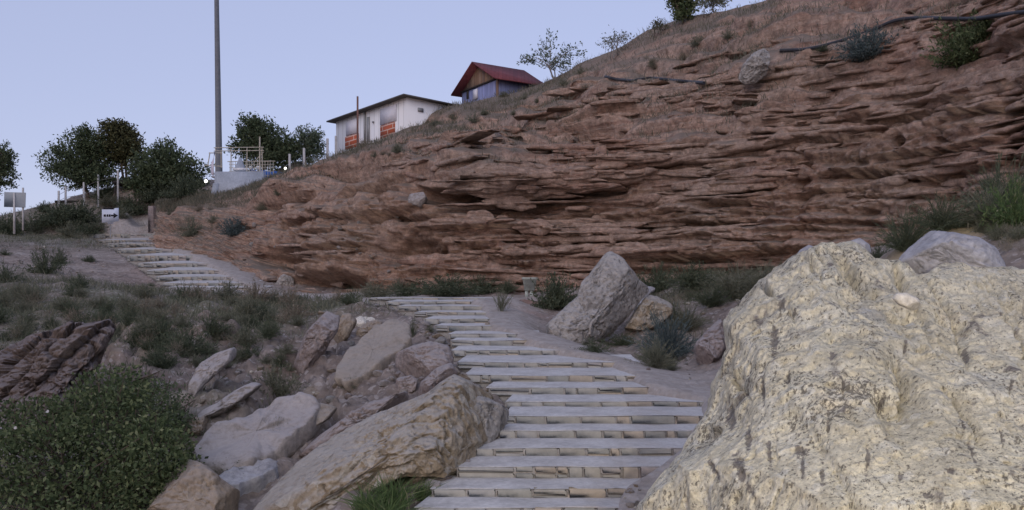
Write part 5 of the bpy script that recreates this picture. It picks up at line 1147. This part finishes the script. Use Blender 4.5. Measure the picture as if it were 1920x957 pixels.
def plant(name, kind, mat, u, v, w, h, label, cat='bush', group=None, seed=None, at=None, objs=None, sink=.03):
    """plant rooted where the photo shows its foot; w, h in photo pixels"""
    if at is None:
        hh = hit(u, v, objs)
        if hh is None: return None
        at = hh[0]
    k = at[1]/FPX; seed = rnd.randrange(3) if seed is None else seed
    o = bpy.data.objects.new(name, veg(kind, mat, seed)); COL.objects.link(o)
    o.location = (at[0], at[1], at[2]-sink*h*k); sw = w*k/{'feather': 1.9, 'fine': 2.1, 'low': 2.1, 'upright': 1.5, 'dense': 2.0, 'dry': 1.8, 'grass': 1.7, 'tuft': 1.8}[kind]
    o.scale = (sw, sw, h*k/.95); o.rotation_euler = (0, 0, rnd.uniform(0, 6.28))
    return tag(o, label, cat, group)
# named bushes at the foot of the cliff
for a in [('feather', 'scrub_dark', 835, 556, 150, 48, 'broad dark green bush at the cliff foot behind the top step'), ('feather', 'scrub_dark', 900, 552, 90, 42, 'dark bush at the cliff foot just left of the litter bin'),
          ('upright', 'scrub', 940, 584, 46, 48, 'small upright bush at the right end of the top steps'), ('dense', 'scrub_dark', 1042, 578, 105, 72, 'dense dark bush between the litter bin and the pointed boulder'),
          ('low', 'scrub', 705, 558, 90, 38, 'grey green bush at the cliff foot left of the top step'), ('low', 'scrub_dark', 760, 556, 90, 30, 'low dark bush at the cliff foot near the top step'),
          ('feather', 'scrub_dark', 1232, 548, 100, 60, 'dark bush at the cliff foot right of the pointed boulder'), ('feather', 'scrub_dark', 1300, 542, 120, 56, 'wide dark bush at the cliff foot in the middle of the bush row'),
          ('fine', 'scrub', 1385, 560, 140, 74, 'feathery pale green bush at the cliff foot left of the pale boulder'), ('fine', 'scrub', 1440, 545, 110, 62, 'feathery bush touching the left shoulder of the pale boulder'),
          ('fine', 'scrub_dark', 1335, 575, 100, 50, 'feathery dark bush in front of the cliff foot bush row'), ('fine', 'scrub_blue', 1252, 672, 130, 108, 'tall feathery grey bush on the dirt bank right of the pointed boulder'),
          ('fine', 'scrub', 1230, 690, 90, 60, 'pale feathery bush low on the dirt bank above the middle steps'), ('low', 'scrub_dark', 1115, 660, 80, 32, 'low dark green bush under the pointed boulder by the steps'), ('low', 'scrub_dark', 1165, 648, 70, 34, 'low dark green bush against the right foot of the pointed boulder'),
          ('fine', 'scrub', 1290, 620, 90, 60, 'loose grey bush high on the dirt bank'), ('fine', 'scrub_dark', 1700, 468, 130, 84, 'feathery dark bush behind the blue grey boulder'), ('fine', 'scrub_dark', 1765, 432, 130, 78, 'feathery dark bush against the cliff above the blue grey boulder'),
          ('fine', 'scrub', 1850, 425, 130, 95, 'large feathery bush on the right bank under the cliff'), ('feather', 'grass', 1905, 425, 120, 110, 'bright green bush at the right edge under the cliff'), ('fine', 'scrub_dark', 1880, 400, 150, 120, 'tall dark bush at the right edge against the cliff'),
          ('low', 'scrub_dark', 1640, 490, 80, 44, 'low dark bush between the small round stone and the blue grey boulder')]:
    plant('bush', *a)
for a in [('dense', 'scrub_blue', 1622, 112, 120, 66, 'blue grey bush hanging on the cliff beside the black hose'), ('dense', 'leaf_bush', 1815, 118, 160, 100, 'large green bush hanging under the black hose at the top right'), ('dense', 'leaf_bush', 1850, 70, 90, 46, 'green bush hanging over the black hose at the top right'), ('low', 'scrub_dark', 1540, 98, 40, 12, 'tiny green plant under the black hose')]:
    h = hit(a[2], a[3]-a[5]*.45); plant('bush', *a, at=(h[0].x, h[0].y-.15, h[0].z-a[5]*.45*h[0].y/FPX))
for a in [('dense', 'scrub_blue', 440, 440, 64, 36, 'dark blue green bush on the slope right of the far steps'), ('low', 'scrub', 360, 442, 56, 44, 'grey green bush on the slope near the low stone wall'),
          ('low', 'scrub_dark', 82, 512, 78, 66, 'round dark bush on the pale dirt mound left of the far steps'), ('low', 'scrub_dark', 10, 530, 66, 46, 'dark bush at the left edge on the pale dirt mound'),
          ('low', 'scrub_dark', 150, 540, 50, 32, 'small dark bush low on the pale dirt mound'), ('low', 'scrub_dark', 112, 495, 44, 36, 'small dark bush beside the round dark bush on the mound'),
          ('feather', 'scrub', 520, 745, 96, 72, 'grey green bush between the flaky rock and the tilted slab'), ('fine', 'scrub', 515, 838, 60, 60, 'small feathery bush growing on the grey slab'), ('fine', 'scrub', 512, 788, 44, 30, 'feathery tuft at the top of the grey slab'),
          ('low', 'scrub_dark', 440, 886, 84, 32, 'low dark plants along the lower edge of the grey slab'), ('low', 'scrub_dark', 680, 850, 44, 28, 'dark tuft growing in a hollow of the ochre ridge'), ('low', 'scrub_dark', 822, 722, 26, 26, 'small dark plant between the mauve rocks and the steps'),
          ('upright', 'scrub_dark', 775, 632, 26, 36, 'small dark plant at the right end of the tilted slab'), ('low', 'scrub', 655, 728, 40, 24, 'pale tuft under the lower edge of the tilted slab'), ('feather', 'scrub_dark', 350, 668, 110, 70, 'dark green bush on the weedy slope above the striped rock'), ('feather', 'scrub_dark', 300, 690, 80, 50, 'dark green bush above the leafy bush')]:
    plant('bush', *a)
for a in [('low', 'scrub_dark', 60, 432, 80, 40, 'dark bush at the foot of the grey board'), ('dense', 'scrub_dark', 112, 424, 96, 44, 'dark bush right of the grey board on the hill edge'), ('dense', 'scrub_dark', 150, 416, 96, 44, 'dark green bush left of the arrow sign'), ('low', 'scrub_dark', 170, 440, 70, 34, 'low dark bush at the top left of the far steps'), ('low', 'scrub', 130, 446, 64, 34, 'olive bush beside the top of the far steps'),
          ('dense', 'scrub_dark', 250, 402, 80, 36, 'dark bush right of the arrow sign'), ('dense', 'scrub_dark', 300, 378, 110, 44, 'broad dark bush under the low spreading tree'), ('dense', 'scrub_dark', 350, 372, 90, 50, 'dark bush at the left side of the terrace'), ('low', 'scrub', 205, 386, 90, 30, 'low bush on the slope behind the arrow sign'), ('dense', 'scrub_dark', 15, 440, 70, 44, 'dark bush at the far left edge below the feathery tree')]:
    plant('bush', *a)
for (u, v, w_, h_2) in ((690, 965, 110, 80), (740, 950, 130, 86), (790, 935, 90, 50), (720, 985, 150, 80)):
    plant('grass_clump', 'grass', 'grass', u, v, w_, h_2, 'fresh green grass clump at the left foot of the lowest steps', 'grass', 'green grass by the lowest steps')
h = hit(1703, 700, (boulder,))
if h:
    plant('grass_tuft', 'grass', 'pale_grass', 1703, 702, 120, 100, 'pale dry grass tuft growing out of the face of the big pale boulder', 'grass', at=(h[0].x, h[0].y, h[0].z), sink=.0)
    h = hit(1725, 690, (boulder,)); plant('grass_tuft', 'fine', 'pale_grass', 1722, 690, 80, 80, 'thin wispy tuft beside the dry grass on the pale boulder', 'grass', at=(h[0].x, h[0].y, h[0].z), sink=.0)
# scattered scrub
def scatter(n, pick, kinds, size, label, group, name='scrub_plant', cat='scrub', seed=1, ok=None):
    r = random.Random(seed); k = 0; t = 0
    while k < n and t < n*8:
        t += 1; u, v = pick(r); h = hit(u, v)
        if h is None: continue
        if ok and not ok(h): continue
        kind, mat = r.choice(kinds); s = r.uniform(*size)
        if plant(name, kind, mat, u, v, s*r.uniform(1.1, 1.7), s*r.uniform(.7, 1.1), label, cat, group, r.randrange(3), at=h[0]): k += 1
SC = [('low', 'scrub'), ('feather', 'scrub'), ('low', 'scrub_dark'), ('feather', 'scrub_dark'), ('fine', 'scrub'), ('dry', 'dry')]
scatter(80, poly_pick([(-20,560),(120,545),(330,560),(660,558),(670,585),(600,600),(420,640),(300,660),(0,640)]), SC+[('low', 'dry')], (26, 48), 'grey green scrub plant in the weedy band below the far steps', 'scrub in the weedy band', seed=1)
scatter(36, poly_pick([(210,620),(420,600),(560,600),(560,700),(420,700),(300,700)]), SC, (18, 42), 'scrub plant on the slope between the weedy band and the slabs', 'scrub above the slabs', seed=2)
scatter(12, poly_pick([(0,610),(230,600),(220,650),(120,640),(0,680)]), SC, (16, 32), 'scrub plant on the bank above the dark tilted rock beds', 'scrub above the dark beds', seed=3)
scatter(30, poly_pick([(40,440),(60,405),(110,388),(260,352),(390,350),(400,372),(300,395),(260,420),(150,438)]), [('low', 'scrub_dark'), ('dense', 'scrub_dark'), ('low', 'scrub')], (16, 36), 'dark scrub plant on the hillside below the crest trees', 'scrub below the crest trees', seed=4)
scatter(24, poly_pick([(1190,560),(1420,540),(1400,600),(1320,660),(1260,700),(1200,680)]), [('fine', 'scrub'), ('low', 'scrub'), ('dry', 'dry'), ('fine', 'scrub_dark')], (20, 46), 'feathery scrub plant on the dirt bank right of the steps', 'scrub on the right bank', seed=5)
scatter(12, poly_pick([(690,556),(980,552),(980,540),(690,545)]), SC[:5], (18, 34), 'scrub plant along the cliff foot behind the landing', 'scrub along the cliff foot', seed=6)
scatter(20, poly_pick([(1750,430),(1920,410),(1920,470),(1890,480),(1850,440)]), [('fine', 'scrub'), ('low', 'scrub'), ('dry', 'dry'), ('tuft', 'grass')], (16, 38), 'small plant on the yellow earth bank at the right edge', 'plants on the right bank', seed=7)
scatter(20, poly_pick([(300,400),(400,365),(520,330),(560,310),(520,380),(450,430),(340,440)]), [('low', 'scrub'), ('dry', 'dry'), ('low', 'dry')], (12, 26), 'dry scrub plant on the slope between the terrace and the cliff', 'scrub below the terrace', seed=8)
scatter(20, poly_pick([(640,285),(830,215),(1000,160),(1100,130),(1050,200),(850,260),(680,320)]), [('low', 'scrub'), ('dry', 'dry'), ('low', 'dry'), ('dense', 'scrub')], (10, 24), 'dry scrub plant on the slope below the cabin and hut', 'scrub below the buildings', seed=9)
scatter(8, poly_pick([(0,470),(140,450),(300,545),(100,545),(0,540)]), [('low', 'scrub_dark'), ('dry', 'dry')], (12, 24), 'small plant on the pale dirt mound', 'plants on the dirt mound', seed=10)
scatter(14, poly_pick([(1000,160),(1420,20),(1470,60),(1200,150),(1080,180)]), [('low', 'dry'), ('dry', 'dry'), ('low', 'scrub')], (12, 26), 'dry scrub plant on the upper slope right of the hut', 'scrub right of the hut', seed=11)
scatter(6, poly_pick([(820,560),(870,640),(850,700),(760,600)]), [('tuft', 'dry'), ('low', 'scrub')], (8, 16), 'tiny tuft in the rubble by the upper steps', 'tufts in the rubble', seed=12)

# dry grass thatch along the upper slope (uncountable)
r = np.random.default_rng(77); rr_, cc_ = np.where((K2 > 5.0) & (K2 < 7.6)); wgt = dustA[rr_, cc_]*(.15+np.clip(.5+1.4*fbm(x[rr_, cc_]*.35, y[rr_, cc_]*.35, 0*rr_, 3, 61), 0, 1))
pk = r.choice(len(rr_), 36000, p=wgt/wgt.sum()); B0 = CPT2[rr_[pk], cc_[pk]]+r.normal(0, .06, (36000, 3))*[1, 1, 0]
D_ = dirs(36000, r, spread=.9); l_ = r.uniform(.10, .42, 36000); V, F = quads(B0+D_*(l_*.45)[:, None], D_, r.uniform(.012, .03, 36000), l_, r)
add('dry_grass', V, [F], M['dry_mix'], kind='stuff', label='dry straw coloured grass on the upper slope', base=B0.mean(0))
gm = (green > .15)*(1-inside)
rr_, cc_ = np.where((gm > 0) & (GU > -80) & (GU < 1960) & (GY > 12) & (GY < 75)); wgt = green[rr_, cc_]*(GY[rr_, cc_]*.01)*(.05+np.clip(.3+1.6*fbm(GX[rr_, cc_]*.5, GY[rr_, cc_]*.5, 0*rr_, 3, 63), 0, 1))
pk = r.choice(len(rr_), 26000, p=wgt/wgt.sum()); B0 = np.stack([GX, GY, GZ], -1)[rr_[pk], cc_[pk]]+r.normal(0, .06, (26000, 3))*[1, 1, 0]
D_ = dirs(26000, r, spread=1.0); l_ = r.uniform(.08, .30, 26000)*np.clip(B0[:, 1]/25, .5, 1.3); V, F = quads(B0+D_*(l_*.45)[:, None], D_, r.uniform(.010, .024, 26000), l_, r)
add('weeds', V, [F], M['scrub'], kind='stuff', label='grey green weeds covering the slopes', base=B0.mean(0))

# the leafy bush in the lower left corner
def blob_points(n, r, ells, shell=.55):
    out = []; nr_ = []
    vol = np.array([e[3]*e[4]*e[5] for e in ells])**.67; cnt = r.multinomial(n, vol/vol.sum())
    for e, m in zip(ells, cnt):
        d = r.normal(size=(m, 3)); d /= np.linalg.norm(d, axis=1)[:, None]; rad = 1-r.uniform(0, 1, m)**2.2*shell
        rad = rad*(1+.34*noise(d[:, 0]*2.5+e[0], d[:, 1]*2.5, d[:, 2]*2.5, 7)+.22*noise(d[:, 0]*7, d[:, 1]*7, d[:, 2]*7, 8))
        out.append(np.array(e[:3])+d*rad[:, None]*np.array(e[3:6])); nr_.append(d)
    return np.concatenate(out), np.concatenate(nr_)
r = np.random.default_rng(5)
Yb = 11.2; k = Yb/FPX
E_ = [(*P(150, 900, Yb), 200*k, 1.0, 130*k), (*P(20, 900, Yb+.1), 190*k, 1.0, 130*k), (*P(285, 905, Yb-.2), 85*k, .6, 95*k), (*P(200, 800, Yb+.5), 130*k, .7, 85*k), (*P(90, 990, Yb-.5), 260*k, 1.0, 110*k), (*P(290, 850, Yb+.2), 70*k, .5, 65*k), (*P(60, 800, Yb+.4), 110*k, .6, 60*k), (*P(215, 730, Yb+.8), 80*k, .5, 50*k), (*P(330, 900, Yb), 40*k, .4, 60*k)]
lb = empty('leafy_bush', P(150, 985, Yb), 'large leafy dark green bush filling the lower left corner', 'bush')
c, d = blob_points(30000, r, E_, .45); d = d*.5+r.normal(0, .7, d.shape)+[0, 0, .1]; V, F = quads(c, d, r.uniform(.016, .046, len(c)), r.uniform(.028, .085, len(c)), r)
o = add('foliage', V, [F], M['leaf_bush'], lb)
mb = MB()
for q_ in range(60):
    e = E_[q_ % len(E_)]; a = np.array(lb.location)+r.normal(0, .3, 3)*[1, .6, 0]; b = np.array(e[:3])+dirs(1, r, spread=1.6)[0]*np.array(e[3:6])*1.02; m = (a+b)/2+r.normal(0, .12, 3); mb.tube([a, m, b], [.018, .010, .004], 5, False)
for q_ in range(46):
    e = E_[q_ % len(E_)]; d_ = dirs(1, r, spread=1.3)[0]; a = np.array(e[:3])+d_*np.array(e[3:6])*.6; b = np.array(e[:3])+d_*np.array(e[3:6])*r.uniform(1.1, 1.4)+r.normal(0, .05, 3); mb.tube([a, (a+b)/2+r.normal(0, .03, 3), b], [.009, .006, .002], 4, False)
mb.build('stems', M['bark'], lb)
r = np.random.default_rng(6); Yb2 = 13.6; k = Yb2/FPX; E2_ = [(*P(265, 760, Yb2), 85*k, .5, 55*k), (*P(330, 795, Yb2-.2), 35*k, .3, 30*k), (*P(200, 760, Yb2+.2), 70*k, .5, 45*k)]
tb = empty('twiggy_bush', P(265, 815, Yb2), 'darker twiggy bush just above the leafy bush', 'bush')
c, d = blob_points(6500, r, E2_, .6); V, F = quads(c, r.normal(size=c.shape), r.uniform(.018, .035, len(c)), r.uniform(.03, .06, len(c)), r); add('foliage', V, [F], M['leaf_dark'], tb)
mb = MB()
for q_ in range(50):
    e = E2_[q_ % 3]; a = np.array(tb.location)+r.normal(0, .15, 3)*[1, 1, 0]; b = np.array(e[:3])+dirs(1, r, spread=1.5)[0]*np.array(e[3:6])*1.2; mb.tube([a, (a+b)/2+r.normal(0, .06, 3), b], [.014, .009, .003], 4, False)
mb.build('stems', M['bark'], tb)
# bits of litter caught in the bush
for (u, v, lab) in ((88, 772, 'upper white scrap of paper caught in the leafy bush'), (28, 802, 'lower white scrap of paper caught in the leafy bush')):
    p = P(u, v, Yb-.95 if v > 790 else Yb-.55); mb = MB(); a = r.normal(0, .006, (9, 3)); gx, gz = np.meshgrid([-.014, 0, .014], [-.010, 0, .010]); V = np.stack([gx.ravel(), 0*gx.ravel(), gz.ravel()], 1)+a+p; add('paper_scrap', np.concatenate([V, V+[0, .004, 0]]), [grid_faces(3, 3), grid_faces(3, 3)+9], M['post'], base=p, label=lab, cat='litter')

# trees
def tree(label, Y, foot, ells, n, mat, lsize, trunk_r, seed, bark='bark', limbs=6, twigs=110, group=None, spike=.0, shell=.7, stems=1, name='tree', sag=0.0):
    """foot (u, v); ells = [(u, v, ru, rv)] crown masses in photo pixels at distance Y"""
    r = np.random.default_rng(seed); k = Y/FPX; b = P(*foot, Y); hh = hit(*foot) or hit(foot[0], foot[1]+8)
    if hh is not None and abs(hh[0].y-Y) < 9: Y = hh[0].y; k = Y/FPX; b = np.array(hh[0])
    else: g = drop(b[0], b[1]); b[2] = min(b[2], g.z)
    b[2] -= .1
    root = empty(name, b, label, 'tree', group)
    gr = 1.12 if shell > 0 else 1.0
    E = [(*P(u, v, Y+r.uniform(-.3, .3)*ru*k), ru*k*gr, ru*k*.9, rv*k*gr) for u, v, ru, rv in ells]
    cen = np.mean([e[:3] for e in E], 0); low = min(e[2]-e[5]*.6 for e in E)
    mb = MB(); tw = []
    for s_ in range(stems):
        bb = b+(r.normal(0, .12*stems**.5, 3)*[1, 1, 0] if stems > 1 else 0); fork = np.array([bb[0]*.5+cen[0]*.5+r.normal(0, .15), bb[1]+r.normal(0, .15), max(bb[2]+.4, low)])
        mid = (bb+fork)/2+r.normal(0, .06, 3); mb.tube([bb, mid, fork], [trunk_r, trunk_r*.85, trunk_r*.7], 8, False)
        for j in range(limbs):
            e = E[(j+s_) % len(E)]; d = dirs(1, r, spread=1.9)[0]; tip = np.array(e[:3])+d*np.array(e[3:6])*r.uniform(.3, .65); m = fork*.5+tip*.5+r.normal(0, .12, 3)+[0, 0, .1]
            mb.tube([fork, m, tip], [trunk_r*.55, trunk_r*.36, trunk_r*.16], 6, False)
            for q_ in range(max(1, twigs//(limbs*stems))):
                t = r.uniform(.15, 1); a = (1-t)**2*fork+2*t*(1-t)*m+t*t*tip; dd = dirs(1, r, spread=2.2)[0]; rad = r.uniform(.75, 1.0+spike); end = np.array(e[:3])+dd*np.array(e[3:6])*rad
                mm = (a+end)/2+r.normal(0, .05, 3)+[0, 0, sag]; mb.tube([a, mm, end], [trunk_r*.12, trunk_r*.08, trunk_r*.03], 4, False); tw.append((a, mm, end))
    mb.build('trunk', M[bark], root, smooth=True)
    tw = np.array(tw); nt = len(tw); i = r.integers(0, nt, n); t = r.uniform(.25, 1.03, n)[:, None]; c = (1-t)**2*tw[i, 0]+2*t*(1-t)*tw[i, 1]+t*t*tw[i, 2]+r.normal(0, lsize*.55, (n, 3))
    d = (tw[i, 2]-tw[i, 0])/np.linalg.norm(tw[i, 2]-tw[i, 0], axis=1)[:, None]+r.normal(0, .7, (n, 3))
    if shell > 0:
        c2, d2 = blob_points(int(n*shell), r, E, .7); c = np.concatenate([c, c2]); d = np.concatenate([d, r.normal(size=d2.shape)])
    V, F = quads(c, d, lsize*r.uniform(.35, .7, len(c)), lsize*r.uniform(.7, 1.5, len(c)), r)
    add('crown', V, [F], M[mat], root); return root
tree('big dark green tree on the crest above the arrow sign', 68, (166, 372), [(190, 335, 36, 24), (150, 288, 46, 40), (112, 308, 36, 30), (185, 300, 36, 48), (140, 330, 46, 24), (165, 262, 26, 24)], 8200, 'leaf_dark', .20, .16, 1, spike=.22, shell=.6, twigs=170, limbs=8)
tree('olive brown tree on the crest right of the big dark tree', 70, (229, 352), [(222, 262, 36, 34), (245, 285, 24, 34), (208, 290, 24, 34), (215, 240, 24, 16)], 5600, 'leaf_olive', .20, .11, 2, spike=.22, shell=.6, twigs=140, stems=2, limbs=5)
tree('low spreading dark tree on the crest left of the terrace', 66, (318, 362), [(270, 345, 30, 20), (305, 310, 52, 32), (352, 322, 40, 26), (330, 340, 48, 22), (285, 330, 34, 28), (310, 285, 26, 22)], 8600, 'leaf_dark', .20, .13, 3, spike=.25, shell=.7, twigs=170, limbs=8)
tree('dark feathery tree at the left edge beside the grey board', 52, (-6, 400), [(-6, 300, 30, 34), (0, 330, 28, 28), (-25, 320, 40, 50), (8, 290, 16, 18)], 4200, 'leaf_dark', .14, .11, 4, spike=.2, shell=.4, twigs=130)
tree('dark tree on the crest behind the terrace railing', 66, (498, 330), [(490, 258, 40, 30), (470, 240, 24, 20), (520, 280, 36, 34), (500, 300, 44, 28), (540, 285, 22, 26), (455, 275, 22, 20)], 8000, 'leaf_dark', .19, .12, 5, spike=.3, shell=.6, twigs=170, limbs=8)
tree('lighter grey green tree on the crest left of the white cabin', 67, (578, 320), [(578, 262, 26, 26), (590, 275, 20, 26), (560, 272, 22, 22), (575, 292, 34, 18)], 4600, 'leaf_pale', .14, .08, 6, spike=.2, shell=.4, twigs=120)
tree('thin tree with sparse leaves on the crest right of the red roofed hut', 50, (1040, 150), [(1040, 85, 40, 26), (1010, 105, 30, 22), (1072, 98, 32, 22), (1042, 118, 40, 16), (985, 112, 20, 8), (1030, 68, 22, 12)], 900, 'leaf_pale', .15, .045, 7, bark='bark_pale', spike=.1, shell=0, twigs=90, stems=3, limbs=4)
tree('bare twiggy shrub on the skyline right of the thin tree', 47, (1152, 112), [(1155, 75, 34, 24), (1170, 70, 22, 16), (1140, 82, 22, 16)], 420, 'scrub', .10, .028, 8, bark='bark_pale', spike=.15, shell=0, twigs=80, stems=4, limbs=3, name='shrub')
tree('small twiggy shrub on the skyline below the upright dark tree', 45, (1240, 66), [(1240, 48, 18, 12), (1230, 52, 14, 10)], 300, 'scrub', .10, .022, 9, spike=.2, shell=.1, twigs=50, stems=3, limbs=3, name='shrub')
tree('upright dark green tree cut by the top edge of the view', 43.5, (1280, 46), [(1280, 10, 26, 26), (1270, -10, 20, 26), (1295, 0, 22, 22), (1280, 28, 18, 14)], 2400, 'leaf_bush', .14, .05, 10, spike=.25, shell=.3, twigs=90)
tree('grey shrub on the skyline right of the upright dark tree', 42.5, (1330, 28), [(1330, 6, 28, 14), (1350, 2, 22, 12)], 700, 'scrub', .10, .025, 11, spike=.2, shell=.3, twigs=60, stems=3, limbs=3, name='shrub')

# ------------------------------------------------------------------ street lamp standing behind the viewpoint, whose light falls on the pale boulder
def street_lamp(x_, y_, h_):
    g = drop(x_, y_); L_ = empty('street_lamp', (x_, y_, g.z), 'grey street lamp post behind the viewpoint lighting the pale boulder', 'lamp')
    mb = MB(); mb.tube([(x_, y_, g.z-.1), (x_, y_, g.z+h_*.5), (x_, y_, g.z+h_)], [.07, .055, .045], 10); mb.build('pole', M['galv'], L_, smooth=True)
    e = np.array([x_, y_+.75, g.z+h_+.12]); mb = MB(); mb.tube([(x_, y_, g.z+h_-.02), (x_, y_+.35, g.z+h_+.10), e], [.035, .03, .03], 8); mb.build('arm', M['galv'], L_, smooth=True)
    mb = MB(); mb.box(e+[0, .25, .03], (.24, .55, .10), None, .03); hd = mb.build('lamp_head', M['galv'], L_)
    mb = MB(); mb.box(e+[0, .25, -.035], (.18, .42, .03), None, .01); mb.build('lens', M['lit'], hd)
    l = bpy.data.lights.new('street_lamp_light', 'SPOT'); l.energy = LAMP_W; l.color = (1.0, .90, .70); l.shadow_soft_size = .12; l.spot_size = math.radians(125); l.spot_blend = .8
    o = bpy.data.objects.new('lamp_light', l); COL.objects.link(o); o.parent = L_; p = e+[0, .25, -.09]; o.location = p-np.array(L_.location)
    o.rotation_euler = Vector((.35, 1.0, -.55)).to_track_quat('-Z', 'Y').to_euler()
LAMP_W = 1020
street_lamp(1.6, -1.2, 3.6)
